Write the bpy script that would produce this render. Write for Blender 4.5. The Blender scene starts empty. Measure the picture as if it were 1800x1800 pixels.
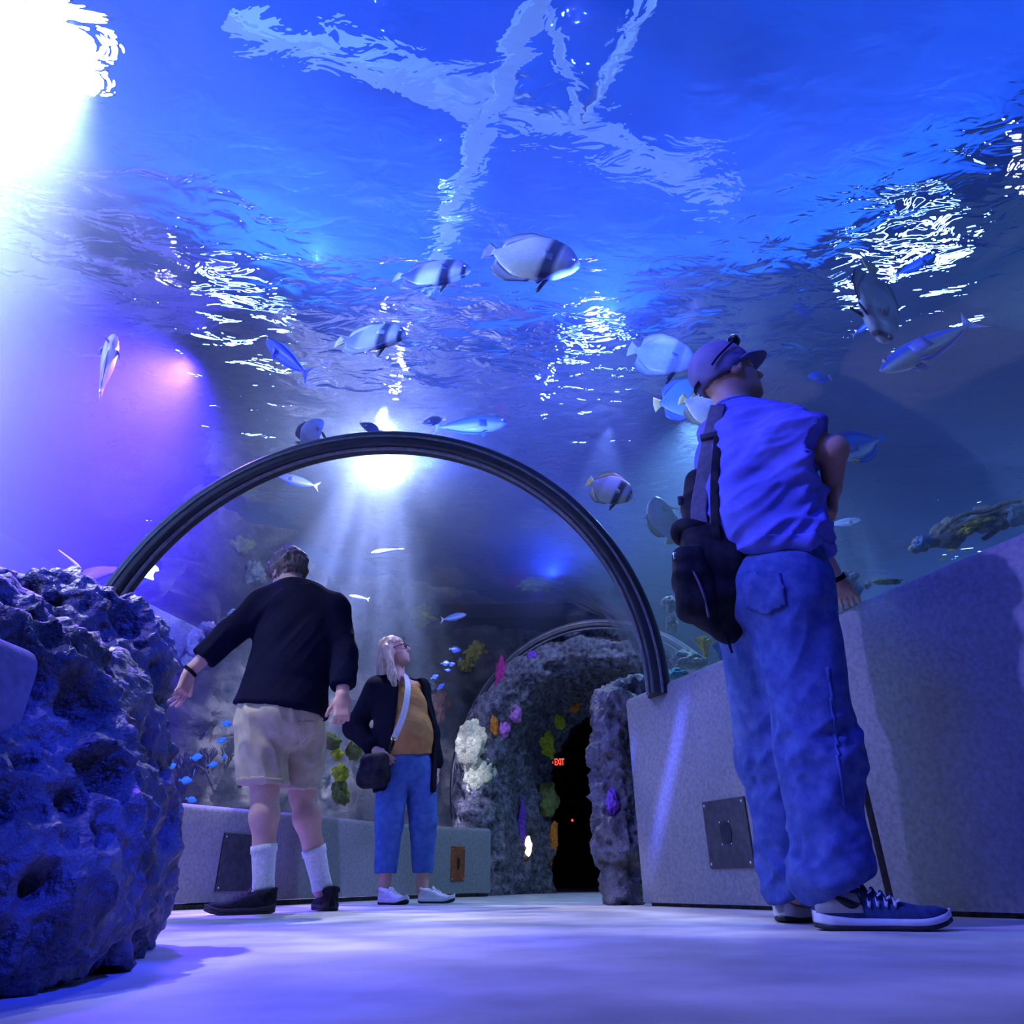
import bpy, bmesh, math, random
import numpy as np
from mathutils import Vector, Matrix

random.seed(7)
rng = np.random.default_rng(7)
SC = bpy.context.scene
COL = SC.collection
V3 = lambda *a: np.array(a, dtype=float)

# ------------------------------------------------------------------ camera
FPX, PITCH, ROLL, HC = 1220.0, math.atan(652 / 1220.0), 0.012, 0.105
CF = V3(0, math.cos(PITCH), math.sin(PITCH))
_u0 = V3(0, -math.sin(PITCH), math.cos(PITCH)); _r0 = V3(1, 0, 0)
CR = _r0 * math.cos(ROLL) - _u0 * math.sin(ROLL)
CU = _u0 * math.cos(ROLL) + _r0 * math.sin(ROLL)
CAM = V3(0, 0, HC)
def ray(px, py):
    return CF + CR * ((px - 900) / FPX) + CU * ((900 - py) / FPX)
def W(px, py, Y=None, z=None, t=None):
    """the place in the tunnel that a spot of the photograph belongs to, at a measured distance"""
    d = ray(px, py)
    if Y is not None: k = Y / d[1]
    elif z is not None: k = (z - HC) / d[2]
    else: k = t
    return CAM + d * k
cam = bpy.data.cameras.new('camera'); camo = bpy.data.objects.new('camera', cam); COL.objects.link(camo)
cam.sensor_fit = 'HORIZONTAL'; cam.sensor_width = 36; cam.lens = 36 * FPX / 1800
cam.clip_start = .02; cam.clip_end = 100
M = Matrix((list(CR) + [0], list(CU) + [0], list(-CF) + [0], [0, 0, 0, 1])).transposed()
M.translation = CAM; camo.matrix_world = M
SC.camera = camo

# ------------------------------------------------------------------ noise
def _hash(ix, iy, iz, seed):
    with np.errstate(over='ignore'):
        h = (ix.astype(np.uint32) * np.uint32(374761393) + iy.astype(np.uint32) * np.uint32(668265263)
             + iz.astype(np.uint32) * np.uint32(2246822519) + np.uint32((seed * 3266489917 + 12345) & 0xffffffff))
        h ^= h >> np.uint32(13); h *= np.uint32(1274126177); h ^= h >> np.uint32(16)
        h *= np.uint32(2654435761); h ^= h >> np.uint32(15)
    return (h & np.uint32(0xffffff)).astype(np.float64) / 16777216.0
def vnoise(P, seed=0):
    P = np.asarray(P, float); F = np.floor(P); f = P - F; I = F.astype(np.int64)
    u = f * f * f * (f * (f * 6 - 15) + 10); r = 0
    for dx in (0, 1):
        wx = u[:, 0] if dx else 1 - u[:, 0]
        for dy in (0, 1):
            wy = u[:, 1] if dy else 1 - u[:, 1]
            for dz in (0, 1):
                wz = u[:, 2] if dz else 1 - u[:, 2]
                r = r + wx * wy * wz * _hash(I[:, 0] + dx, I[:, 1] + dy, I[:, 2] + dz, seed)
    return r * 2 - 1
def fbm(P, octs=4, seed=0, gain=.5):
    r = 0; a = 1; P = np.asarray(P, float)
    for o in range(octs):
        r = r + a * vnoise(P * 2 ** o + 17.3 * o, seed + o); a *= gain
    return r
def ridged(P, octs=3, seed=0):
    r = 0; a = 1; P = np.asarray(P, float)
    for o in range(octs):
        r = r + a * (1 - 2 * np.abs(vnoise(P * 2 ** o + 9.1 * o, seed + o))); a *= .5
    return r
def worley(P, seed=0):
    P = np.asarray(P, float); I = np.floor(P).astype(np.int64); best = np.full(len(P), 9.0)
    for dx in (-1, 0, 1):
        for dy in (-1, 0, 1):
            for dz in (-1, 0, 1):
                c = I + np.array([dx, dy, dz])
                q = np.stack([c[:, k] + _hash(c[:, 0], c[:, 1], c[:, 2], seed + 7 * k) for k in range(3)], 1)
                best = np.minimum(best, ((P - q) ** 2).sum(1))
    return np.sqrt(best)

# ------------------------------------------------------------------ objects
def link(o, parent=None):
    COL.objects.link(o)
    if parent is not None: o.parent = parent
    return o
def tag(o, label=None, cat=None, group=None, kind=None):
    if label: o['label'] = label
    if cat: o['category'] = cat
    if group: o['group'] = group
    if kind: o['kind'] = kind
    return o
def empty(name, loc, label=None, cat=None, group=None):
    o = bpy.data.objects.new(name, None); o.location = loc; link(o); o.empty_display_size = .05
    bpy.context.view_layer.update()
    return tag(o, label, cat, group)
def mesh(name, V, F, mat=None, parent=None, col=None, smooth=True, mats=None, fmat=None):
    """V n*3 in world space; F int array m*4 / m*3 or list of lists"""
    V = np.asarray(V, float)
    if parent is not None:
        pm = np.array(parent.matrix_world.inverted() if parent.parent is None else parent.matrix_world.inverted())
        V = V @ pm[:3, :3].T + pm[:3, 3]
    me = bpy.data.meshes.new(name)
    if isinstance(F, np.ndarray):
        n, k = F.shape
        me.vertices.add(len(V)); me.vertices.foreach_set('co', V.astype(np.float32).ravel())
        me.loops.add(n * k); me.loops.foreach_set('vertex_index', F.astype(np.int32).ravel())
        me.polygons.add(n); me.polygons.foreach_set('loop_start', np.arange(0, n * k, k, dtype=np.int32))
        me.update(calc_edges=True); me.validate()
    else:
        me.from_pydata([tuple(v) for v in V], [], F); me.update()
    if smooth is True: me.polygons.foreach_set('use_smooth', np.ones(len(me.polygons), bool))
    if col is not None:
        a = me.color_attributes.new('col', 'FLOAT_COLOR', 'POINT')
        c = np.ones((len(V), 4), np.float32); c[:, :3] = col
        a.data.foreach_set('color', c.ravel())
    if mats:
        for m_ in mats: me.materials.append(m_)
        if fmat is not None: me.polygons.foreach_set('material_index', np.asarray(fmat, np.int32))
    elif mat: me.materials.append(mat)
    o = bpy.data.objects.new(name, me); link(o, parent)
    if smooth == 'auto':
        me.polygons.foreach_set('use_smooth', np.ones(len(me.polygons), bool))
        try: me.set_sharp_from_angle(angle=math.radians(35))
        except Exception: pass
    if parent is not None: bpy.context.view_layer.update()
    return o
def normals(V, F):
    a, b, c = V[F[:, 0]], V[F[:, 1]], V[F[:, 2]]
    n = np.cross(b - a, c - a)
    if F.shape[1] == 4: n = n + np.cross(c - a, V[F[:, 3]] - a)
    N = np.zeros_like(V)
    for k in range(F.shape[1]):
        for ax in range(3): N[:, ax] += np.bincount(F[:, k], n[:, ax], len(V))
    return N / (np.linalg.norm(N, axis=1, keepdims=True) + 1e-12)

# ------------------------------------------------------------------ implicit surfaces
def _smin(a, b, k):
    if k <= 0: return np.minimum(a, b)
    h = np.maximum(k - np.abs(a - b), 0) / k
    return np.minimum(a, b) - h * h * k * .25
def C(a, b, ra, rb=None, flat=None, k=None, sub=False):
    return dict(t='c', a=np.asarray(a, float), b=np.asarray(b, float), ra=ra, rb=ra if rb is None else rb, flat=flat, k=k, sub=sub)
def E(c, r, R=None, k=None, sub=False):
    return dict(t='e', c=np.asarray(c, float), r=np.asarray(r, float) * np.ones(3), R=np.eye(3) if R is None else np.asarray(R, float), k=k, sub=sub)
def B(c, r, R=None, rd=.01, k=None, sub=False):
    return dict(t='b', c=np.asarray(c, float), r=np.asarray(r, float), R=np.eye(3) if R is None else np.asarray(R, float), rd=rd, k=k, sub=sub)
def _bbox(p):
    if p['t'] == 'c':
        m = max(p['ra'], p['rb'])
        if p['flat'] is not None: m *= max(1, p['flat'][1])
        return np.minimum(p['a'], p['b']) - m, np.maximum(p['a'], p['b']) + m
    m = np.abs(p['R']).T @ p['r']
    return p['c'] - m, p['c'] + m
def _dist(p, X, Y, Z):
    if p['t'] == 'c':
        a = p['a']; ba = p['b'] - a; L = max(ba @ ba, 1e-12)
        x, y, z = X - a[0], Y - a[1], Z - a[2]
        t = np.clip((x * ba[0] + y * ba[1] + z * ba[2]) / L, 0, 1)
        x, y, z = x - t * ba[0], y - t * ba[1], z - t * ba[2]
        r = p['ra'] + (p['rb'] - p['ra']) * t
        if p['flat'] is not None:
            n, s = p['flat']; q = (x * n[0] + y * n[1] + z * n[2]) * (1 / s - 1)
            x, y, z = x + q * n[0], y + q * n[1], z + q * n[2]
            return (np.sqrt(x * x + y * y + z * z) - r) * min(1, max(s, .5))
        return np.sqrt(x * x + y * y + z * z) - r
    c, R, r = p['c'], p['R'], p['r']
    x, y, z = X - c[0], Y - c[1], Z - c[2]
    u = [x * R[i][0] + y * R[i][1] + z * R[i][2] for i in range(3)]
    if p['t'] == 'e':
        k0 = np.sqrt(sum((u[i] / r[i]) ** 2 for i in range(3))); k1 = np.sqrt(sum((u[i] / r[i] ** 2) ** 2 for i in range(3)))
        return k0 * (k0 - 1) / (k1 + 1e-9)
    q = [np.abs(u[i]) - (r[i] - p['rd']) for i in range(3)]
    return np.sqrt(sum(np.maximum(v, 0) ** 2 for v in q)) + np.minimum(np.maximum(np.maximum(q[0], q[1]), q[2]), 0) - p['rd']
def surface_nets(F, org, h):
    S = F < 0; nx, ny, nz = F.shape
    offs = [(i, j, k) for i in (0, 1) for j in (0, 1) for k in (0, 1)]
    cnt = np.zeros((nx - 1, ny - 1, nz - 1), np.int8)
    for i, j, k in offs: cnt += S[i:nx - 1 + i, j:ny - 1 + j, k:nz - 1 + k]
    mask = (cnt > 0) & (cnt < 8); idx = np.argwhere(mask)
    vals = np.stack([F[idx[:, 0] + i, idx[:, 1] + j, idx[:, 2] + k] for i, j, k in offs], 1)
    acc = np.zeros((len(idx), 3)); num = np.zeros(len(idx))
    for a in range(8):
        for b in range(a + 1, 8):
            oa, ob = np.array(offs[a]), np.array(offs[b])
            if np.abs(oa - ob).sum() != 1: continue
            va, vb = vals[:, a], vals[:, b]; cr = (va < 0) != (vb < 0)
            t = np.where(cr, va / np.where(cr, va - vb, 1), 0)
            acc += np.where(cr[:, None], oa + (ob - oa) * t[:, None], 0); num += cr
    Vt = org + h * (idx + acc / num[:, None])
    ids = np.full(mask.shape, -1, np.int64); ids[mask] = np.arange(len(idx))
    quads = []
    for ax in range(3):
        o1, o2 = [(1, 2), (2, 0), (0, 1)][ax]
        sl0 = [slice(1, -1)] * 3; sl1 = [slice(1, -1)] * 3
        sl0[ax] = slice(0, -1); sl1[ax] = slice(1, None)
        A, Bq = S[tuple(sl0)], S[tuple(sl1)]
        e = np.argwhere(A != Bq); ins = A[A != Bq]
        base = e.copy(); base[:, o1] += 1; base[:, o2] += 1
        def cell(d1, d2):
            c = base.copy(); c[:, o1] -= d1; c[:, o2] -= d2
            return ids[c[:, 0], c[:, 1], c[:, 2]]
        q = np.stack([cell(1, 1), cell(0, 1), cell(0, 0), cell(1, 0)], 1)
        q[~ins] = q[~ins][:, ::-1]
        quads.append(q)
    return Vt, np.concatenate(quads)
def implicit(prims, h, k=.02, cut=None, carve=None):
    """blend the primitives into one closed surface; cut = list of (point, normal): what lies on the normal's side goes"""
    lo = np.min([_bbox(p)[0] for p in prims if not p['sub']], 0) - 3 * h - k; hi = np.max([_bbox(p)[1] for p in prims if not p['sub']], 0) + 3 * h + k
    n = np.ceil((hi - lo) / h).astype(int) + 1
    ax = [lo[i] + h * np.arange(n[i]) for i in range(3)]
    F = np.full(n, 1.0, np.float32)
    for p in prims:
        kk = k if p['k'] is None else p['k']
        a, b = _bbox(p); pad = kk + 3 * h
        s = [slice(max(0, int((a[i] - pad - lo[i]) / h)), min(n[i], int((b[i] + pad - lo[i]) / h) + 2)) for i in range(3)]
        d = _dist(p, ax[0][s[0]][:, None, None], ax[1][s[1]][None, :, None], ax[2][s[2]][None, None, :]).astype(np.float32)
        s = tuple(s)
        F[s] = -_smin(-F[s], d, kk) if p['sub'] else _smin(F[s], d, kk)
    for (pt, nm) in (cut or []):
        nm = np.asarray(nm, float) / np.linalg.norm(nm)
        d = (ax[0][:, None, None] - pt[0]) * nm[0] + (ax[1][None, :, None] - pt[1]) * nm[1] + (ax[2][None, None, :] - pt[2]) * nm[2]
        F = np.maximum(F, d.astype(np.float32))
    if carve: F = carve(F, ax)
    return surface_nets(F, lo, h)
def frame(x, up):
    x = np.asarray(x, float); x = x / np.linalg.norm(x); up = np.asarray(up, float)
    y = np.cross(up, x); y /= np.linalg.norm(y); z = np.cross(x, y)
    return np.array([x, y, z])
def unit(v):
    v = np.asarray(v, float); return v / np.linalg.norm(v)

# ------------------------------------------------------------------ sweeps and boxes
def spline(pts, n):
    pts = np.asarray(pts, float); m = len(pts); u = np.linspace(0, m - 1, n); out = []
    for t in u:
        i = min(int(t), m - 2); f = t - i
        p0, p1, p2, p3 = pts[max(i - 1, 0)], pts[i], pts[i + 1], pts[min(i + 2, m - 1)]
        out.append(.5 * (2 * p1 + (p2 - p0) * f + (2 * p0 - 5 * p1 + 4 * p2 - p3) * f * f + (3 * p1 - p0 - 3 * p2 + p3) * f ** 3))
    return np.array(out)
def sweep(pts, prof, up=(0, 0, 1), scale=None, caps=True, ups=None):
    """profile (list of (side, up)) swept along the points"""
    pts = np.asarray(pts, float); n, m = len(pts), len(prof); prof = np.asarray(prof, float); V = []
    for i in range(n):
        d = unit(pts[min(i + 1, n - 1)] - pts[max(i - 1, 0)])
        u = np.asarray(up if ups is None else ups[i], float); s = np.cross(d, u); s = s / (np.linalg.norm(s) + 1e-9); u2 = np.cross(s, d)
        k = 1 if scale is None else scale[i]
        V.append(pts[i] + k * (prof[:, :1] * s + prof[:, 1:2] * u2))
    V = np.concatenate(V); F = []
    for i in range(n - 1):
        for j in range(m):
            a, b = i * m + j, i * m + (j + 1) % m
            F.append([a, b, b + m, a + m])
    if caps: F.append(list(range(m))[::-1]); F.append([(n - 1) * m + j for j in range(m)])
    return V, F
def circ(r, n=12, ry=None):
    return [(r * math.cos(2 * math.pi * i / n), (ry or r) * math.sin(2 * math.pi * i / n)) for i in range(n)]
def rrect(w, h, b=.1, n=3):
    b = min(b, w / 2 * .999, h / 2 * .999); P = []
    for cx, cy, a0 in ((w / 2 - b, h / 2 - b, 0), (-w / 2 + b, h / 2 - b, 90), (-w / 2 + b, -h / 2 + b, 180), (w / 2 - b, -h / 2 + b, 270)):
        for i in range(n + 1):
            a = math.radians(a0 + 90 * i / n); P.append((cx + b * math.cos(a), cy + b * math.sin(a)))
    return P
def boxm(c, size, R=None, bev=0.0, seg=2):
    bm = bmesh.new(); bmesh.ops.create_cube(bm, size=1)
    for v in bm.verts: v.co = Vector((v.co.x * size[0], v.co.y * size[1], v.co.z * size[2]))
    if bev > 0: bmesh.ops.bevel(bm, geom=list(bm.edges), offset=bev, segments=seg, affect='EDGES', profile=.5)
    bm.verts.ensure_lookup_table()
    V = np.array([v.co[:] for v in bm.verts]); F = [[v.index for v in f.verts] for f in bm.faces]; bm.free()
    if R is not None: V = V @ np.asarray(R)          # rows of R are the box axes in the world
    return V + np.asarray(c, float), F
def merge(*VF):
    V = []; F = []; n = 0
    for v, f in VF:
        V.append(np.asarray(v)); F += [[int(i) + n for i in q] for q in f]; n += len(v)
    return np.concatenate(V), F
def sphere_grid(nu, nv):
    u = np.linspace(0, 2 * np.pi, nu, endpoint=False); v = np.linspace(0, np.pi, nv)
    D = np.stack([np.outer(np.sin(v), np.cos(u)), np.outer(np.sin(v), np.sin(u)), np.outer(np.cos(v), np.ones(nu))], -1).reshape(-1, 3)
    i, j = np.meshgrid(np.arange(nv - 1), np.arange(nu), indexing='ij')
    a = i * nu + j; b = i * nu + (j + 1) % nu
    return D, np.stack([a, a + nu, b + nu, b], -1).reshape(-1, 4)
def ball(c, r, R=None, nu=16, nv=10):
    D, F = sphere_grid(nu, nv); P = D * (np.asarray(r, float) * np.ones(3))
    if R is not None: P = P @ np.asarray(R)
    return P + np.asarray(c, float), F

# ------------------------------------------------------------------ materials
def _nt(name):
    m = bpy.data.materials.new(name); m.use_nodes = True; nt = m.node_tree; nt.nodes.clear()
    out = nt.nodes.new('ShaderNodeOutputMaterial'); return m, nt, out
def mat(name, c1, c2=None, rough=.7, scale=8.0, detail=4.0, bump=0.0, bscale=None, metal=0.0, spec=.3, emit=None, estr=0.0, attr=False,
        stretch=None, contrast=(.35, .65), sheen=0.0, sss=0.0, bdist=.01, coat=0.0):
    m, nt, out = _nt(name); N = nt.nodes; L = nt.links
    b = N.new('ShaderNodeBsdfPrincipled'); L.new(b.outputs[0], out.inputs[0])
    b.inputs['Roughness'].default_value = rough; b.inputs['Metallic'].default_value = metal
    b.inputs['Specular IOR Level'].default_value = spec
    if sheen: b.inputs['Sheen Weight'].default_value = sheen
    if coat: b.inputs['Coat Weight'].default_value = coat
    if emit is not None:
        b.inputs['Emission Color'].default_value = (*emit, 1); b.inputs['Emission Strength'].default_value = estr
    tc = N.new('ShaderNodeTexCoord'); src = tc.outputs['Object']
    if stretch is not None:
        mp = N.new('ShaderNodeMapping'); mp.inputs['Scale'].default_value = stretch; L.new(src, mp.inputs[0]); src = mp.outputs[0]
    nz = N.new('ShaderNodeTexNoise'); nz.inputs['Scale'].default_value = scale; nz.inputs['Detail'].default_value = detail; L.new(src, nz.inputs['Vector'])
    rp = N.new('ShaderNodeValToRGB'); L.new(nz.outputs['Fac'], rp.inputs[0])
    rp.color_ramp.elements[0].position, rp.color_ramp.elements[1].position = contrast
    c2 = c2 or c1
    rp.color_ramp.elements[0].color = (*c1, 1); rp.color_ramp.elements[1].color = (*c2, 1)
    if attr:
        at = N.new('ShaderNodeAttribute'); at.attribute_name = 'col'
        mx = N.new('ShaderNodeMix'); mx.data_type = 'RGBA'; mx.blend_type = 'MULTIPLY'; mx.inputs[0].default_value = 1
        L.new(at.outputs['Color'], mx.inputs[6]); L.new(rp.outputs[0], mx.inputs[7]); L.new(mx.outputs[2], b.inputs['Base Color'])
    else: L.new(rp.outputs[0], b.inputs['Base Color'])
    if bump:
        n2 = N.new('ShaderNodeTexNoise'); n2.inputs['Scale'].default_value = bscale or scale * 3; n2.inputs['Detail'].default_value = 5; L.new(src, n2.inputs['Vector'])
        bp = N.new('ShaderNodeBump'); bp.inputs['Strength'].default_value = bump; bp.inputs['Distance'].default_value = bdist
        L.new(n2.outputs['Fac'], bp.inputs['Height']); L.new(bp.outputs[0], b.inputs['Normal'])
    return m
def emis(name, c, s):
    m, nt, out = _nt(name); e = nt.nodes.new('ShaderNodeEmission'); e.inputs[0].default_value = (*c, 1); e.inputs[1].default_value = s
    nt.links.new(e.outputs[0], out.inputs[0]); return m
# ------------------------------------------------------------------ materials of the place
M_conc = mat('concrete_wall', (.19, .185, .195), (.29, .28, .30), rough=.75, scale=60, detail=6, bump=.25, bscale=120, bdist=.004, contrast=(.3, .7))
M_floor = mat('concrete_floor', (.40, .39, .40), (.62, .61, .62), rough=.42, scale=5, detail=8, bump=.08, bscale=160, bdist=.003, spec=.45)
M_kerb = mat('kerb', (.05, .045, .04), (.12, .11, .10), rough=.8, scale=40)
M_dark = mat('black_metal', (.012, .013, .018), (.02, .022, .03), rough=.38, scale=20, spec=.4, metal=0.0)
M_gask = mat('grey_rubber', (.10, .11, .13), (.16, .17, .19), rough=.4, scale=30)
M_rock = mat('rock', (.006, .006, .010), (.19, .185, .22), rough=.45, scale=8, detail=8, bump=.9, bscale=55, bdist=.02, spec=.5, contrast=(.3, .72))
M_arch = mat('arch_rock', (.035, .035, .045), (.19, .19, .22), rough=.7, scale=22, detail=8, bump=.9, bscale=60, bdist=.02, contrast=(.32, .7))
M_reef = mat('reef_rock', (.016, .018, .02), (.12, .115, .095), rough=.9, scale=5, detail=8, bump=.8, bscale=14, bdist=.05, contrast=(.3, .75))
M_tank = mat('tank_paint', (.02, .10, .22), (.03, .14, .30), rough=.8, scale=1.2)
M_sand = mat('tank_sand', (.14, .15, .13), (.28, .28, .24), rough=.9, scale=6, bump=.5, bscale=20)
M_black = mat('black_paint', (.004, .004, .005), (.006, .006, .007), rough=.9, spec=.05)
M_hall = mat('hall_paint', (.02, .13, .50), (.03, .18, .60), rough=.9, scale=.6)
M_beam = mat('beam_paint', (.62, .62, .74), (.75, .75, .85), rough=.6, scale=3)
M_steel = mat('plate_steel', (.05, .05, .06), (.08, .08, .09), rough=.5, scale=30, metal=.4)
M_rust = mat('plate_copper', (.22, .06, .02), (.34, .11, .04), rough=.55, scale=25, metal=.2)
M_screw = mat('screw_steel', (.6, .6, .62), (.7, .7, .7), rough=.25, metal=1.0, scale=30)

# ------------------------------------------------------------------ tunnel sections  (x, y, heading)
SEC = [(2.9, -2.6, -50), (1.35, -.8, -40), (.4, 1.0, -27), (-.38, 2.3, -13), (-.78, 3.6, 0), (-.62, 5.0, 13), (-.05, 6.2, 22), (.85, 7.4, 26)]
ZC, RT = 1.0, 1.57
def sections(secs, n):
    P = spline([(a, b, 0) for a, b, _ in secs], n); H = np.interp(np.linspace(0, len(secs) - 1, n), range(len(secs)), [h for *_, h in secs])
    return P[:, :2], np.radians(H)
def arc_shell(secs, n, r0, r1, a0, a1, m):
    P, H = sections(secs, n); V = []; F = []
    an = np.radians(np.linspace(a0, a1, m)); ring = [(r0 * math.cos(a), ZC + r0 * math.sin(a)) for a in an] + [(r1 * math.cos(a), ZC + r1 * math.sin(a)) for a in an[::-1]]
    k = len(ring)
    for (x, y), h in zip(P, H):
        for s, z in ring: V.append((x + s * math.cos(h), y - s * math.sin(h), z))
    for i in range(n - 1):
        for j in range(k):
            a, b = i * k + j, i * k + (j + 1) % k; F.append([a, b, b + k, a + k])
    F.append(list(range(k))[::-1]); F.append([(n - 1) * k + j for j in range(k)])
    return np.array(V), F

# floor, ceiling, walls of the hall
V, F = boxm((.6, 6.5, -.1), (9, 22, .2)); tag(mesh('floor', V, F, M_floor, smooth=False), kind='structure')

def wall_strip(name, base, tops, thick, side, gap=.015, m=M_conc, lean=.0, bev=.035):
    """a low wall with a rounded top edge along the base points; side=+1: its back is to the right of the walking direction"""
    base = np.asarray(base, float); n = len(base); V = []; F = []
    for i in range(n):
        d = unit(np.append(base[min(i + 1, n - 1)] - base[max(i - 1, 0)], 0)); s = np.array([d[1], -d[0], 0]) * side; h = tops[i]
        pr = [(0, gap)] + [(lean * z / h, z) for z in np.linspace(gap + .1, h - bev, 5)] + [(lean + bev * (1 - math.cos(a)), h - bev + bev * math.sin(a)) for a in np.radians([25, 50, 72, 90])] + [(thick, h), (thick, gap)]
        for q, z in pr: V.append(np.array([base[i][0], base[i][1], 0]) + s * q + np.array([0, 0, z]))
    k = len(pr)
    for i in range(n - 1):
        for j in range(k):
            a, b = i * k + j, i * k + (j + 1) % k; f = [a, b, b + k, a + k]; F.append(f if side > 0 else f[::-1])
    F.append(list(range(k))[::1 if side < 0 else -1]); F.append([(n - 1) * k + j for j in range(k)][::-1 if side < 0 else 1])
    return tag(mesh(name, V, F, m, smooth='auto'), kind='structure')
WA, WB = V3(.62, 3.85), V3(1.44, 2.2)
def wr(y): return WA + (WB - WA) * (WA[1] - y) / (WA[1] - WB[1])
def _top(px, py):
    n = V3(-(WB - WA)[1], (WB - WA)[0], 0); d = ray(px, py); k = ((np.append(WA, 0) - CAM) @ n) / (d @ n); return CAM + d * k
_tops = [_top(1096, 1229), _top(1510, 1054), _top(1800, 930)]; print('wall tops', _tops)
def wrh(y): return float(np.interp(-y, [-p[1] for p in _tops], [p[2] for p in _tops]))
def run(a, b, n): return [a + (b - a) * i / (n - 1) for i in range(n)]
ys = run(3.86, 2.635, 9); wall_strip('wall_right', [wr(y) for y in ys], [wrh(y) for y in ys], .3, -1)
ys = run(2.61, 1.6, 7) + [.9, .2, -1.0]
bp = [wr(y) for y in ys[:7]] + [V3(2.15, .9), V3(2.65, .2), V3(3.4, -1.0)]
wall_strip('wall_right', bp, [wrh(y) for y in ys[:7]] + [wrh(1.6) + .01] * 3, .3, -1)
ys_ = ys
def kerb(name, base, side, inset=.03):
    base = np.asarray(base, float); pts = []
    for i in range(len(base)):
        d = unit(np.append(base[min(i + 1, len(base) - 1)] - base[max(i - 1, 0)], 0)); pts.append(np.array([base[i][0], base[i][1], .01]) + np.array([d[1], -d[0], 0]) * side * (inset + .1))
    V, F = sweep(pts, [(-.1, -.012), (.1, -.012), (.1, .012), (-.1, .012)]); tag(mesh(name, V, F, M_kerb, smooth=False), kind='structure')
kerb('baseboard_right', [wr(3.84), wr(1.6)] + bp[7:], -1)
# low wall on the other side
lw = [V3(-1.95, 2.4), V3(-1.88, 3.2)] + [W(px, py, Y=Y)[:2] for px, py, Y in ((270, 1597, 3.9), (380, 1592, 4.3), (480, 1588, 4.75), (570, 1582, 5.3), (660, 1577, 5.95), (760, 1573, 6.6), (862, 1570, 7.15))]
lwt = [.49, .495, .50, .505, .515, .53, .54, .55, .56]
LWP = spline([(a, b, 0) for a, b in lw], 40)[:, :2]; LWT = np.interp(np.linspace(0, 8, 40), range(9), lwt)
wall_strip('wall_left', LWP, LWT, .3, -1 * -1 * -1 if False else -1, gap=.03)
kerb('baseboard_left', LWP, -1)
bl = [V3(-.665, .955), V3(-.72, .5), V3(-.85, -.3), V3(-.9, -1.2)]
wall_strip('wall_left', bl, [.405, .41, .42, .42], .35, 1, gap=.03)

# ------------------------------------------------------------------ acrylic tunnel, ring frames
def acrylic():
    m, nt, out = _nt('acrylic'); N = nt.nodes; L = nt.links
    tr = N.new('ShaderNodeBsdfTransparent'); tr.inputs[0].default_value = (.985, .99, 1, 1)
    gl = N.new('ShaderNodeBsdfGlossy'); gl.inputs['Roughness'].default_value = .03; gl.inputs[0].default_value = (1, 1, 1, 1)
    lw_ = N.new('ShaderNodeLayerWeight'); lw_.inputs[0].default_value = .5
    pw = N.new('ShaderNodeMath'); pw.operation = 'POWER'; pw.inputs[1].default_value = 6.0; L.new(lw_.outputs['Facing'], pw.inputs[0])
    ma = N.new('ShaderNodeMath'); ma.operation = 'MULTIPLY_ADD'; ma.inputs[1].default_value = .55; ma.inputs[2].default_value = .012; L.new(pw.outputs[0], ma.inputs[0])
    mx = N.new('ShaderNodeMixShader'); L.new(ma.outputs[0], mx.inputs[0]); L.new(tr.outputs[0], mx.inputs[1]); L.new(gl.outputs[0], mx.inputs[2]); L.new(mx.outputs[0], out.inputs[0])
    return m
M_acr = acrylic()
V, F = arc_shell(SEC[:5], 40, RT - .05, RT, -3, 200, 72); tag(mesh('window_1', V, F, M_acr, smooth='auto'), kind='structure')
V, F = arc_shell(SEC[4:], 36, RT - .05, RT, -3, 200, 72); tag(mesh('window_2', V, F, M_acr, smooth='auto'), kind='structure')
def ring_frame(sec, r, wid, dep, label):
    x, y, h = sec; h = math.radians(h); c = V3(x, y, ZC); s = V3(math.cos(h), -math.sin(h), 0); n = V3(math.sin(h), math.cos(h), 0)
    root = empty('ring_frame', c, label, 'frame')
    def arc(rr, off, prof, nm, m):
        an = np.radians(np.linspace(-2, 200, 120)); P = [c + n * off + rr * (math.cos(a) * s + math.sin(a) * V3(0, 0, 1)) for a in an]
        up = [math.cos(a) * s + math.sin(a) * V3(0, 0, 1) for a in an]
        V, F = sweep(P, prof, ups=up); return mesh(nm, V, F, m, root, smooth='auto')
    arc(r - wid / 2, 0, rrect(dep, wid, .02), 'flange', M_dark)
    arc(r - wid - .008, -dep * .22, circ(.012, 8), 'gasket', M_gask)
    arc(r - wid * .45, -dep / 2 - .002, rrect(.014, .014, .004, 2), 'seam_strip', M_gask)
    return root
ring_frame(SEC[4], RT + .01, .105, .13, 'black curved metal ring frame joining the two clear tunnel sections')
ring_frame((SEC[7][0] - .1, SEC[7][1] - .22, SEC[7][2]), RT + .02, .09, .1, 'dark thin ring frame around the rock archway at the tunnel end')

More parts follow.
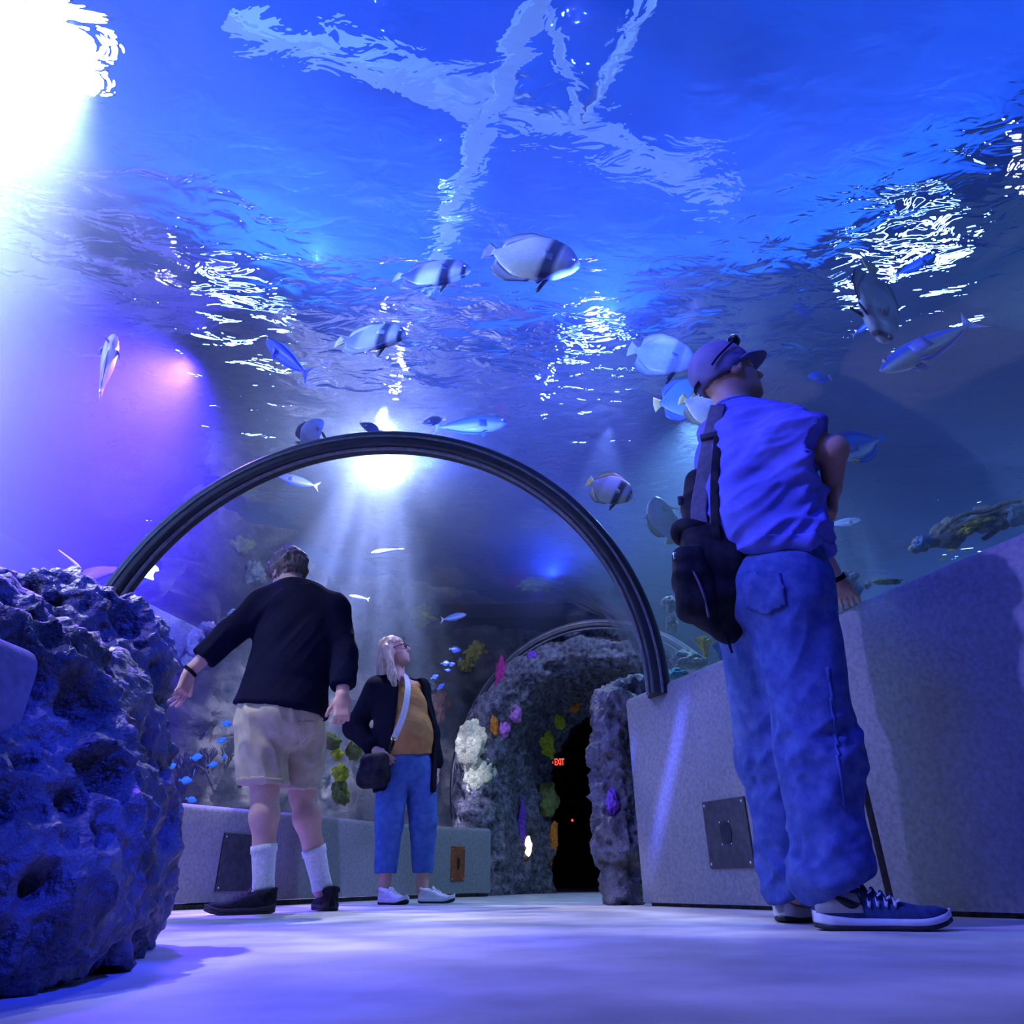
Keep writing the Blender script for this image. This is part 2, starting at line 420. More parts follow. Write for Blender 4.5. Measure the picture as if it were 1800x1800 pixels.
# ------------------------------------------------------------------ rocks
def rockify(V, F, amp, sc, seed, pits=.0, psc=6, floor=None):
    N = normals(V, F)
    d = amp * fbm(V * sc, 4, seed) + amp * .7 * ridged(V * sc * 2.3, 3, seed + 5)
    if pits: d = d - pits * np.maximum(0, .42 - worley(V * psc, seed + 9)) * 2.2 - pits * .6 * np.maximum(0, .4 - worley(V * psc * 2.3, seed + 3)) * 2
    V = V + N * d[:, None]
    if floor is not None: V[:, 2] = np.maximum(V[:, 2], floor)
    return V
pr = [E(W(205, 1172, Y=1.55), .125), E(W(95, 1135, Y=1.5), .15), E(W(-50, 1150, Y=1.45), .17), E(W(150, 1350, Y=1.5), .155), E(W(140, 1490, Y=1.5), .15), E(W(160, 1595, Y=1.55), .13),
      E(W(90, 1640, Y=1.35), .14), E(W(10, 1600, Y=1.15), .17), E(W(-60, 1450, Y=1.15), .24), E(W(20, 1300, Y=1.3), .2), E(W(-160, 1300, Y=1.1), .26), E(V3(-.86, .98, .03), .19), E(W(-120, 1620, Y=1.0), .2)]
V, F = implicit(pr, .0085, .1, cut=[((0, 0, 0), (0, 0, -1))]); V = rockify(V, F, .016, 9, 3, .12, 7, 0)
tag(mesh('boulder', V, F, M_rock), 'large pitted blue-lit artificial rock standing beside the near floor edge', 'rock')
pr = [C(W(1085, 1242, Y=4.06), W(1078, 1340, Y=4.08), .12, .112), C(W(1078, 1340, Y=4.08), W(1084, 1470, Y=4.1), .112, .125), C(W(1084, 1470, Y=4.1), W(1096, 1592, Y=4.1), .12, .09), E(W(1112, 1222, Y=4.15), .11)]
V, F = implicit(pr, .011, .08, cut=[((0, 0, 0), (0, 0, -1))]); V = rockify(V, F, .022, 8, 11, .06, 8, 0)
post = mesh('rock_post', V, F, M_rock); tag(post, 'narrow upright rock post at the far end of the right wall', 'rock')

# archway: one cave-like sweep
def arch():
    x, y, h = SEC[7]; h = math.radians(h - 9); c = V3(x, y, 0); s = V3(math.cos(h), -math.sin(h), 0); n = V3(math.sin(h), math.cos(h), 0)
    st = np.array([(1.56, 2.56, .35), (1.55, 2.55, 0), (1.50, 2.48, -.14), (1.38, 2.36, -.24), (1.22, 2.24, -.24), (1.1, 2.14, -.14), (1.03, 2.1, .05), (.99, 2.08, .4), (.95, 2.05, .70), (.87, 2.0, .92), (.80, 1.93, 1.06), (.84, 1.95, 1.16), (1.1, 2.2, 1.22), (1.5, 2.6, 1.24)])
    S = spline(st, 130); m = 220; V = []
    for w, H, off in S:
        leg = H - w if H > w else .2; tot = 2 * leg + math.pi * w
        for u in np.linspace(0, tot, m):
            if u < leg: p = (-w, u)
            elif u > tot - leg: p = (w, tot - u)
            else:
                a = math.pi - (u - leg) / w; p = (w * math.cos(a), leg + w * math.sin(a))
            V.append(c + s * p[0] + n * off + V3(0, 0, max(p[1], 0)))
    V = np.array(V); n_ = len(S)
    i, j = np.meshgrid(np.arange(n_ - 1), np.arange(m - 1), indexing='ij'); a = (i * m + j).ravel()
    F = np.stack([a, a + 1, a + m + 1, a + m], 1)
    V2 = rockify(V, F, .035, 4.5, 21, .07, 5, 0)
    F = F[:, ::-1]
    V2 = rockify(V, F, .035, 4.5, 21, .07, 5, 0)
    return V2, F
AV, AF = arch()
root = empty('rock_archway', (SEC[7][0], SEC[7][1], 0), 'rough rock archway around the dark doorway at the tunnel end', 'archway')
mesh('rock_shell', AV, AF, M_arch, root)
from mathutils.bvhtree import BVHTree
A_BVH = BVHTree.FromPolygons([Vector(v) for v in AV], [list(map(int, f)) for f in AF])
def on_bvh(bvh, px, py, dflt=7.5):
    d = unit(ray(px, py)); loc, nrm, _, _ = bvh.ray_cast(Vector(CAM), Vector(d))
    if loc is None: return W(px, py, Y=dflt), -d
    nrm = np.array(nrm); return np.array(loc), (nrm if nrm @ d < 0 else -nrm)
def crust(name, m, bvh, px, py, wpx, hpx, thick, seed, label=None, parent=None, rough=.25, ang=0, nb=46):
    """a lumpy growth lying on the rock, wpx by hpx as it shows"""
    p, nrm = on_bvh(bvh, px, py); depth = (p - CAM) @ CF; k = depth / FPX
    nrm = unit(nrm * .5 - unit(p - CAM))
    x = unit(CR - nrm * (CR @ nrm)); z = np.cross(nrm, x) * -1; a = math.radians(ang)
    x, z = x * math.cos(a) + z * math.sin(a), -x * math.sin(a) + z * math.cos(a)
    D, F = sphere_grid(nb * 2, nb); r = np.array([wpx * k / 2, thick, hpx * k / 2])
    s = 1 + rough * fbm(D * 2.2 + seed, 3, seed) + .12 * rough * fbm(D * 9, 2, seed + 2)
    P = D * s[:, None] * r; V = p + P[:, :1] * x + P[:, 1:2] * nrm + P[:, 2:3] * z
    o = mesh(name, V, F, m, parent)
    if label: o['label'] = label
    return o
def cm(name, c, b=.5, d=.6): return mat(name, tuple(v * d for v in c), c, rough=.75, scale=40, bump=.8, bscale=70, bdist=.015)
M_cream = cm('coral_cream', (.72, .70, .42)); M_mag = cm('coral_magenta', (.42, .03, .20)); M_pink = cm('coral_pink', (.62, .22, .60)); M_org = cm('coral_orange', (.70, .24, .02))
M_lime = cm('coral_lime', (.55, .62, .03)); M_olive = cm('coral_olive', (.20, .26, .06)); M_purp = cm('coral_purple', (.22, .08, .55)); M_teal = cm('coral_teal', (.05, .30, .36)); M_rust2 = cm('coral_rust', (.30, .10, .05))
M_yel = cm('coral_yellow', (.50, .45, .04)); M_pale = cm('coral_pale', (.35, .42, .40)); M_redd = cm('coral_dull_red', (.22, .04, .06))
for m_, px, py, w, h, th, sd, an, lb in [(M_cream, 830, 1312, 50, 84, .10, 1, 10, 'cream lumpy coral patch'), (M_cream, 845, 1362, 50, 82, .09, 12, 28, None), (M_mag, 881, 1190, 20, 58, .06, 2, 0, 'magenta coral patch'), (M_pink, 905, 1254, 26, 32, .07, 3, 0, 'pink coral tuft'), (M_pink, 886, 1281, 22, 34, .06, 4, 20, 'pink coral tuft'),
                             (M_org, 866, 1270, 15, 44, .05, 5, -15, 'orange coral streak'), (M_lime, 958, 1302, 28, 62, .06, 6, -22, 'lime green coral patch'), (M_lime, 980, 1266, 18, 32, .05, 7, -35, None), (M_org, 1008, 1242, 26, 18, .04, 8, -25, 'orange coral streak'),
                             (M_olive, 961, 1404, 40, 56, .09, 9, 0, 'round olive coral disc'), (M_org, 972, 1478, 15, 62, .04, 10, 6, 'orange coral streak'), (M_purp, 916, 1460, 14, 110, .04, 11, 4, 'purple coral streak'), (M_purp, 936, 1155, 18, 22, .05, 13, 0, None)]:
    o = crust('coral', m_, A_BVH, px, py, w, h, th, sd, lb, root, ang=an)
P_BVH = BVHTree.FromPolygons([Vector(v) for v in V], [list(map(int, f)) for f in F])
# small lit lamp on the arch foot
p, nn = on_bvh(A_BVH, 926, 1487); V, F = ball(p + nn * .02, (.035, .03, .10)); V += .012 * fbm(V * 30, 2, 4)[:, None]
mesh('lamp_glow', V, F, emis('warm_lamp', (1, .8, .5), 3.0), root)['label'] = 'small warm glowing light opening'
root2 = post
crust('coral', M_purp, P_BVH, 1076, 1412, 24, 44, .04, 31, 'violet patch on the rock', post, nb=24)

# dark room beyond the doorway, exit sign
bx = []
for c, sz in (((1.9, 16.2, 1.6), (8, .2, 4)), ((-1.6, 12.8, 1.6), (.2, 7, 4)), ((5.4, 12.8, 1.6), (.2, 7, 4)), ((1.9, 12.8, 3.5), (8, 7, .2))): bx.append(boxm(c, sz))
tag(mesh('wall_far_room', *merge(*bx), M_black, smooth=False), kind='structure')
M_red = emis('exit_red', (1, .05, .03), 2.6)
p = W(982, 1340, Y=14); root = empty('exit_sign', p, 'small red lit exit sign in the dark doorway', 'sign')
sg = np.array([CR * 0 + V3(1, -.07, 0), V3(.07, 1, 0), V3(0, 0, 1)]); sg = np.array([unit(v) for v in sg])
mesh('housing', *boxm(p + sg[1] * .03, (.26, .04, .20), sg, .006), M_black, root)
cu = bpy.data.curves.new('letters', 'FONT'); cu.body = 'EXIT'; cu.size = .165; cu.extrude = .004; cu.align_x = 'CENTER'; cu.align_y = 'CENTER'; cu.space_character = 1.0; cu.offset = .004
fo = bpy.data.objects.new('letters', cu); link(fo, root); cu.materials.append(M_red); fo.scale = (.55, 1, 1); fo.rotation_euler = (math.pi / 2, 0, 0); fo.location = (.012, -.012, 0); bpy.context.view_layer.update()
me_ = bpy.data.meshes.new_from_object(fo.evaluated_get(bpy.context.evaluated_depsgraph_get())); mw = fo.matrix_world.copy(); bpy.data.objects.remove(fo); Vl = np.array([(mw @ v.co)[:] for v in me_.vertices]); Fl = [list(p_.vertices) for p_ in me_.polygons]
fo = mesh('letters', Vl, Fl, M_red, root, smooth=False); fo['label'] = 'glowing red word EXIT'
av = [(-.03, 0), (0, .028), (0, -.028)]; V = [(p + sg[1] * (-.004 * k) + sg[0] * (a - .105) + sg[2] * b) for k in (0, 1) for a, b in av]
mesh('arrow', V, [[0, 1, 2], [5, 4, 3], [0, 3, 4, 1], [1, 4, 5, 2], [2, 5, 3, 0]], M_red, root, smooth=False)
p = W(1006, 1442, Y=14); V, F = ball(p, .022); tag(mesh('indicator_light', V, F, M_red), 'tiny red indicator light low in the dark doorway', 'light')

# cover plates on the walls
def plate(name, c, s, up, out, w, h, m, label, cover=None):
    root = empty(name, c, label, 'cover plate'); R = np.array([s, out, up])
    mesh('panel', *boxm(c + out * .004, (w, .012, h), R, .003), m, root, smooth=False)
    for a in (-1, 1):
        for b in (-1, 1): mesh('screw', *ball(c + out * .011 + s * a * (w / 2 - .015) + up * b * (h / 2 - .018), (.006, .004, .006), R, 10, 6), M_screw, root)
    if cover:
        rx, rz = cover; an = np.linspace(0, 2 * np.pi, 28, endpoint=False)
        V = [c + out * o_ + s * rx * math.cos(t) + up * rz * math.sin(t) for o_ in (.008, .014) for t in an]
        F = [[i, (i + 1) % 28, 28 + (i + 1) % 28, 28 + i] for i in range(28)] + [list(range(28)), list(range(28, 56))]
        cv = mesh('cover', V, F, M_dark, root, smooth=False)
        for a in (-1, 1):
            for b in (-1, 1): mesh('screw', *ball(c + out * .015 + s * a * rx * .8 + up * b * rz * .95, (.004, .003, .004), R, 8, 5), M_screw, cv)
def plane_hit(px, py, p0, n): d = ray(px, py); k = ((p0 - CAM) @ n) / (d @ n); return CAM + d * k
d_ = unit(np.append(WB - WA, 0)); out = unit(V3(d_[1], -d_[0], 0)); out = out if out[0] < 0 else -out
P0 = np.append(WA, .3); out_wall = out
c = plane_hit(1280, 1464, P0, out); a = plane_hit(1240, 1476, P0, out); b = plane_hit(1316, 1466, P0, out); u1 = plane_hit(1270, 1408, P0, out); u0 = plane_hit(1290, 1529, P0, out)
plate('cover_plate', c, d_, V3(0, 0, 1), out, np.linalg.norm(a - b) * .98, abs(u1[2] - u0[2]), M_steel, 'grey screwed plate with an oval cover on the right wall', (.035, .045))
def on_left(px, py):
    best = None
    for i in range(len(LWP) - 1):
        a, b = np.append(LWP[i], 0), np.append(LWP[i + 1], 0); d = unit(b - a); n = V3(d[1], -d[0], 0); q = plane_hit(px, py, a, n); t = (q - a) @ d
        if -.001 <= t <= np.linalg.norm(b - a) + .001: best = (q, d, n)
    q, d, n = best; return q, d, (n if n @ (CAM - q) > 0 else -n)
c, d1, o1 = on_left(434, 1516); k = ((c - CAM) @ CF) / FPX
plate('cover_plate', c, d1, V3(0, 0, 1), o1, 50 * k / abs(d1 @ CR), 88 * k, M_steel, "black plate low on the left wall behind the boy's leg")
c, d1, o1 = on_left(804, 1518); k = ((c - CAM) @ CF) / FPX
plate('cover_plate', c, d1, V3(0, 0, 1), o1, 22 * k / abs(d1 @ CR), 54 * k, M_rust, 'copper-orange plate on the left wall near the archway', (.018, .05))
# ------------------------------------------------------------------ tank shell and the water
ZW = 4.0
bx = [boxm((-3.1, 11, 1.5), (6.6, .2, 6)), boxm((6.6, 11, 1.5), (6.6, .2, 6)), boxm((1.75, 11, 3.7), (3.2, .2, 1.6))]
tag(mesh('wall_back', *merge(*bx), M_tank, smooth=False), kind='structure')
tag(mesh('wall_tank_left', *boxm((-6.4, 3, 1.5), (.2, 17, 6)), M_tank, smooth=False), kind='structure')
tag(mesh('wall_tank_right', *boxm((9.3, 3, 1.5), (.2, 17, 6)), M_tank, smooth=False), kind='structure')
tag(mesh('wall_tank_front', *boxm((1.5, -5, 1.5), (16, .2, 6)), M_tank, smooth=False), kind='structure')
# sea floor either side of the tunnel
def bed(x0, x1, y0, y1, seed, z):
    nx, ny = 90, 120; X, Y = np.meshgrid(np.linspace(x0, x1, nx), np.linspace(y0, y1, ny)); P = np.stack([X.ravel(), Y.ravel(), 0 * X.ravel()], 1)
    P[:, 2] = z + .12 * fbm(P * 1.1, 4, seed); i, j = np.meshgrid(np.arange(ny - 1), np.arange(nx - 1), indexing='ij'); a = (i * nx + j).ravel()
    return P, np.stack([a, a + 1, a + nx + 1, a + nx], 1)
o = mesh('ground_left', *bed(-6.3, -2.0, -4, 11, 5, .1), M_sand); tag(o, kind='structure')
o = mesh('ground_right', *bed(1.9, 9.2, -4, 11, 6, .25), M_sand); tag(o, kind='structure')

# water body (haze): everything in the tank outside the tunnel
def water_body():
    P, H = sections(SEC + [(1.9, 9.4, 15), (2.0, 13, 0), (2.0, 17.5, 0)], 60); r = RT + .012
    an = np.radians(np.linspace(0, 180, 48)); ring = [(r, -.35)] + [(r * math.cos(a), ZC + r * math.sin(a)) for a in an] + [(-r, -.35)]
    k = len(ring); V = []; F = []
    for (x, y), h in zip(P, H):
        for s, z in ring: V.append((x + s * math.cos(h), y - s * math.sin(h), z))
    n = len(P)
    for i in range(n - 1):
        for j in range(k):
            a, b = i * k + j, i * k + (j + 1) % k; F.append([a, a + k, b + k, b])
    F.append(list(range(k))); F.append([(n - 1) * k + j for j in range(k)][::-1])
    bm = bmesh.new(); vs = [bm.verts.new(v) for v in V]
    for f in F: bm.faces.new([vs[i] for i in f])
    bmesh.ops.recalc_face_normals(bm, faces=bm.faces)
    for f in bm.faces: f.normal_flip()                  # the hole faces into the tunnel
    vs = [bm.verts.new(v) for v in boxm((1.45, 6.5, 1.71), (15.6, 23, 4.42))[0]]
    for f in boxm((0, 0, 0), (1, 1, 1))[1]: bm.faces.new([vs[i] for i in f])
    me = bpy.data.meshes.new('water'); bm.to_mesh(me); bm.free(); o = bpy.data.objects.new('water', me); link(o); return o
m, nt, out = _nt('sea_water'); N = nt.nodes
vs_ = N.new('ShaderNodeVolumeScatter'); vs_.inputs['Color'].default_value = (.50, .68, 1, 1); vs_.inputs['Density'].default_value = .092; vs_.inputs['Anisotropy'].default_value = 0.0
va = N.new('ShaderNodeVolumeAbsorption'); va.inputs['Color'].default_value = (.40, .58, .95, 1); va.inputs['Density'].default_value = .08
ad = N.new('ShaderNodeAddShader'); nt.links.new(vs_.outputs[0], ad.inputs[0]); nt.links.new(va.outputs[0], ad.inputs[1]); nt.links.new(ad.outputs[0], out.inputs['Volume'])
M_sea = m
wb = water_body(); wb.data.materials.append(m); tag(wb, kind='structure')

# rippled surface seen from below
def surface():
    nx, ny = 330, 330; X, Y = np.meshgrid(np.linspace(-6.3, 9.2, nx), np.linspace(-4.9, 10.9, ny)); P = np.stack([X.ravel(), Y.ravel(), 0 * X.ravel()], 1)
    Q = P.copy(); c, s = math.cos(.5), math.sin(.5); Q[:, 0], Q[:, 1] = (P[:, 0] * c + P[:, 1] * s) * .7, (-P[:, 0] * s + P[:, 1] * c) * 1.2
    P[:, 2] = ZW + .022 * fbm(Q * 1.0, 2, 41) + .006 * fbm(Q * 3.2, 2, 43)
    i, j = np.meshgrid(np.arange(ny - 1), np.arange(nx - 1), indexing='ij'); a = (i * nx + j).ravel()
    return P, np.stack([a, a + 1, a + nx + 1, a + nx], 1)
m, nt, out = _nt('water_surface'); N = nt.nodes; L = nt.links
g = N.new('ShaderNodeBsdfGlass'); g.inputs['IOR'].default_value = 1.33; g.inputs['Roughness'].default_value = 0.0; g.inputs[0].default_value = (1, 1, 1, 1)
tc = N.new('ShaderNodeTexCoord'); mp = N.new('ShaderNodeMapping'); mp.inputs['Scale'].default_value = (1, 1.9, 1); mp.inputs['Rotation'].default_value = (0, 0, -.55); L.new(tc.outputs['Object'], mp.inputs[0])
nz = N.new('ShaderNodeTexNoise'); nz.inputs['Scale'].default_value = 3.4; nz.inputs['Detail'].default_value = 3.0; nz.inputs['Roughness'].default_value = .45; nz.inputs['Distortion'].default_value = .6; L.new(mp.outputs[0], nz.inputs['Vector'])
bp = N.new('ShaderNodeBump'); bp.inputs['Strength'].default_value = .36; bp.inputs['Distance'].default_value = .045; L.new(nz.outputs['Fac'], bp.inputs['Height']); L.new(bp.outputs[0], g.inputs['Normal']); L.new(g.outputs[0], out.inputs[0])
o = mesh('water_surface', *surface(), m); tag(o, kind='structure')

# the hall above the water: painted ceiling, roof beams, lamps
ZH = 7.2
tag(mesh('ceiling', *boxm((1.5, 4, ZH + .1), (40, 40, .2)), M_hall, smooth=False), kind='structure')
bx = [boxm((-13, 4, 5.6), (.2, 40, 3.4)), boxm((16, 4, 5.6), (.2, 40, 3.4)), boxm((1.5, 20, 5.6), (40, .2, 3.4)), boxm((1.5, -14, 5.6), (40, .2, 3.4))]
tag(mesh('wall_hall', *merge(*bx), M_hall, smooth=False), kind='structure')
def above(px, py, z):
    """the spot of the hall seen through the flat water at this place"""
    d = unit(ray(px, py)); p = CAM + d * (ZW - HC) / d[2]; h = math.hypot(d[0], d[1]); s = min(1.33 * h, .97); tz = math.sqrt(1 - s * s); dd = V3(d[0] / h * s, d[1] / h * s, tz)
    return p + dd * (z - p[2]) / tz
BW = [([(400, 30), (700, 125), (1010, 235), (1300, 335)], .34, 'broad pale roof beam crossing above the water, blurred by ripples'),
      ([(960, -60), (862, 190), (780, 420), (728, 560)], .26, 'pale lengthwise roof beam above the water, wavering down towards the ring frame'),
      ([(968, 10), (1018, 215)], .10, 'thin pale strut above the water, first arm of the V shape'), ([(1150, -30), (1024, 215)], .10, 'thin pale strut above the water, other arm of the V shape beside the long beam')]
for pts, w, lb in BW:
    P = [above(*a, ZH - .6 + (.02 if w > .3 else 0)) for a in pts]
    V, F = sweep(P, rrect(w, .25, .01, 1))
    tag(mesh('roof_beam', V, F, M_beam, smooth=False), lb, 'beam')
# ------------------------------------------------------------------ people
UP = V3(0, 0, 1)
def fabric(name, c, c2=None, rough=.9, sc=90, bump=.35, sheen=0.0): return mat(name, c, c2 or tuple(v * 1.25 for v in c), rough=rough, scale=sc, detail=3, bump=bump, bscale=260, bdist=.002, spec=.04, sheen=sheen)
M_skin = mat('skin_fair', (.52, .30, .22), (.60, .36, .27), rough=.5, scale=20, spec=.35, bump=.1, bscale=120, bdist=.001)
M_skin2 = mat('skin_tan', (.42, .23, .16), (.50, .28, .20), rough=.5, scale=20, spec=.35, bump=.1, bscale=120, bdist=.001)
M_eye = mat('eye_white', (.75, .75, .75), rough=.2, scale=10); M_pup = mat('eye_dark', (.02, .015, .01), rough=.1, scale=10)
M_denim = fabric('blue_denim', (.055, .085, .27), (.095, .135, .36), sc=30); M_tee = fabric('blue_cotton', (.13, .14, .52), (.16, .17, .58), sc=25)
M_navy = fabric('navy_knit', (.005, .006, .018), (.007, .008, .022)); M_khaki = fabric('khaki_twill', (.40, .34, .22), (.50, .43, .29), sc=20)
M_must = fabric('mustard_cotton', (.42, .21, .07), (.50, .26, .09), sc=20); M_blk = fabric('black_cloth', (.008, .008, .014), (.013, .013, .02)); M_ltden = fabric('light_denim', (.05, .12, .34), (.08, .16, .42), sc=24)
M_sock = fabric('white_sock', (.72, .72, .74)); M_wht = mat('white_leather', (.72, .72, .70), (.82, .82, .80), rough=.4, scale=20, bump=.1)
M_hairb = mat('brown_hair', (.055, .035, .025), (.13, .085, .06), rough=.45, scale=60, stretch=(1, 1, .25), spec=.5, bump=.6, bscale=120)
M_hairy = mat('blond_hair', (.34, .24, .14), (.60, .46, .30), rough=.4, scale=60, stretch=(1, 1, .12), spec=.5, bump=.5, bscale=100)
M_capm = fabric('faded_cap_cloth', (.15, .14, .26), (.22, .20, .32), sc=12); M_web = fabric('grey_webbing', (.12, .11, .14), (.16, .15, .18), sc=60)
M_bag = fabric('black_nylon', (.010, .010, .014), (.03, .028, .032), rough=.6, sc=18); M_shoen = fabric('navy_mesh', (.03, .05, .13), (.05, .08, .19), sc=60); M_shoek = fabric('black_mesh', (.015, .015, .02), (.03, .03, .035), sc=60)
M_foam = mat('white_foam_sole', (.62, .62, .66), (.70, .70, .74), rough=.55, scale=20); M_rub = mat('dark_rubber', (.02, .02, .025), rough=.6, scale=20); M_grey = mat('grey_panel', (.40, .40, .42), (.46, .46, .48), rough=.6, scale=30)
M_gold = mat('gold_clasp', (.8, .6, .25), rough=.25, metal=1.0, scale=20); M_strap = fabric('white_webbing', (.68, .68, .72)); M_lens = mat('dark_lens', (.01, .01, .015), rough=.05, spec=.8, scale=10)

def rot(v, ax, a):
    ax = unit(ax); return v * math.cos(a) + np.cross(ax, v) * math.sin(a) + ax * (ax @ v) * (1 - math.cos(a))
def hand(P, w, d, pn, th, s=1.0, curl=(35, 40, 25), spread=3, thumb_in=0.0, k=.006):
    """palm, four bent fingers and a thumb; d along the hand, pn out of the palm, th towards the thumb"""
    d = unit(d); th = unit(th - d * (th @ d)); pn = unit(np.cross(d, th)) * (1 if np.cross(d, th) @ pn > 0 else -1); R = np.array([d, th, pn])
    P.append(B(w + d * .048 * s, (.050 * s, .040 * s, .0145 * s), R, .013 * s, k=.012)); P.append(C(w - d * .02, w + d * .02 * s, .024 * s, .026 * s, flat=(pn, .75), k=.02))
    P.append(E(w + d * .03 * s + th * .022 * s + pn * .008 * s, (.030 * s, .016 * s, .014 * s), R, k=.01))
    for i, (o, L) in enumerate(((.0315, .072), (.0105, .080), (-.0105, .074), (-.0315, .058))):
        b = w + d * (.092 - .004 * abs(i - 1)) * s + th * o * s; dd = rot(d, pn, math.radians(-spread * (1.2 - i)) * (1 if np.cross(pn, d) @ th > 0 else -1) * -1)
        a = 0
        for q, (fr, c) in enumerate(zip((.45, .31, .24), curl)):
            a += math.radians(c + 3 * i); v = dd * math.cos(a) + pn * math.sin(a); e = b + v * L * fr * s
            P.append(C(b, e, (.0093 - .0009 * q) * s, (.0086 - .0009 * q) * s, k=k)); b = e
    b = w + d * .022 * s + th * .034 * s; v = unit(d * .62 + th * (.75 - thumb_in) + pn * (.25 + thumb_in))
    e = b + v * .043 * s; P.append(C(b, e, .0135 * s, .0105 * s, k=.008)); v2 = unit(v + d * .45 + pn * thumb_in * .8); P.append(C(e, e + v2 * .032 * s, .0105 * s, .0088 * s, k=.006))
def head(P, c, f, u, s=1.0):
    f = unit(f); R0 = frame(f, u); f, sd, u = R0; R = R0
    def q(a, b, e): return c + (f * a + sd * b + u * e) * s
    P.append(E(q(-.014, 0, .024), np.array([.098, .078, .102]) * s, R, k=.03)); P.append(E(q(.030, 0, -.035), np.array([.070, .060, .084]) * s, R, k=.03))
    P.append(E(q(.045, 0, -.082), np.array([.046, .044, .032]) * s, R, k=.03)); P.append(E(q(.076, 0, -.100), .019 * s, k=.02))
    for b in (-1, 1):
        P.append(E(q(.060, b * .036, -.035), np.array([.026, .022, .028]) * s, R, k=.02)); P.append(E(q(.100, b * .030, .006), np.array([.020, .017, .013]) * s, R, k=.010, sub=True))
        P.append(C(q(.088, b * .008, .028), q(.080, b * .045, .026), .011 * s, .009 * s, k=.012)); P.append(E(q(.004, b * .078, -.012), np.array([.026, .010, .034]) * s, R, k=.008)); P.append(E(q(.007, b * .088, -.010), np.array([.014, .006, .020]) * s, R, k=.005, sub=True))
        P.append(E(q(.104, b * .011, -.031), .0085 * s, k=.006))
    P.append(C(q(.094, 0, .012), q(.118, 0, -.026), .0085 * s, .0125 * s, k=.010)); P.append(E(q(.095, 0, -.056), np.array([.011, .024, .0065]) * s, R, k=.005)); P.append(E(q(.092, 0, -.069), np.array([.011, .021, .0075]) * s, R, k=.005))
    return R, q
def eyes(parent, R, q, s=1.0):
    for b in (-1, 1):
        e = mesh('eye', *ball(q(.083, b * .030, .006), .0125 * s), M_eye, parent); mesh('iris', *ball(q(.0918, b * .030, .007), .0058 * s), M_pup, e)
def puff(V, F, amp, fn):
    N = normals(V, F); return V + N * (amp * fn(V))[:, None]
def folds(d, fr=14.0, along=3.0, seed=1):
    """creases that run along direction d"""
    d = unit(d); a = unit(np.cross(d, V3(.3, .5, .8))); b = np.cross(d, a)
    return lambda V: ridged(np.stack([V @ d * along, V @ a * fr, V @ b * fr], 1), 2, seed) * .6 + .4 * fbm(V * 5, 2, seed + 3)
def patch(name, V, F, mask, off, m, parent, inner=-.003, label=None):
    N = normals(V, F); keep = mask[F].all(1); f = F[keep]
    if not len(f): return None
    lab = np.arange(len(V))                               # keep only the largest connected piece
    while True:
        m_ = lab[f].min(1); new = lab.copy()
        for c_ in range(4): np.minimum.at(new, f[:, c_], m_)
        if (new == lab).all(): break
        lab = new
    fl = lab[f[:, 0]]; vals, cnt_ = np.unique(fl, return_counts=True); f = f[fl == vals[cnt_.argmax()]]
    ids = np.unique(f); mp = np.full(len(V), -1); mp[ids] = np.arange(len(ids)); n = len(ids); f = mp[f]
    P = np.concatenate([V[ids] + N[ids] * off, V[ids] + N[ids] * inner])
    e = np.concatenate([f[:, [i, (i + 1) % 4]] for i in range(4)]); es = {}
    for a, b in e: es[(a, b)] = es.get((a, b), 0) + 1
    side = [[b, a, a + n, b + n] for (a, b) in es if (b, a) not in es]
    allf = np.concatenate([f, f[:, ::-1] + n] + ([np.array(side)] if side else []))
    o = mesh(name, P, allf, m, parent)
    if label: o['label'] = label
    return o
def cloth(name, prims, h, k, m, parent, cut=None, fold=None, amp=.006, seed=1, label=None, carve=None):
    V, F = implicit(prims, h, k, cut, carve)
    if fold is not None: V = puff(V, F, amp, fold)
    o = mesh(name, V, F, m, parent)
    if label: o['label'] = label
    return o, V, F
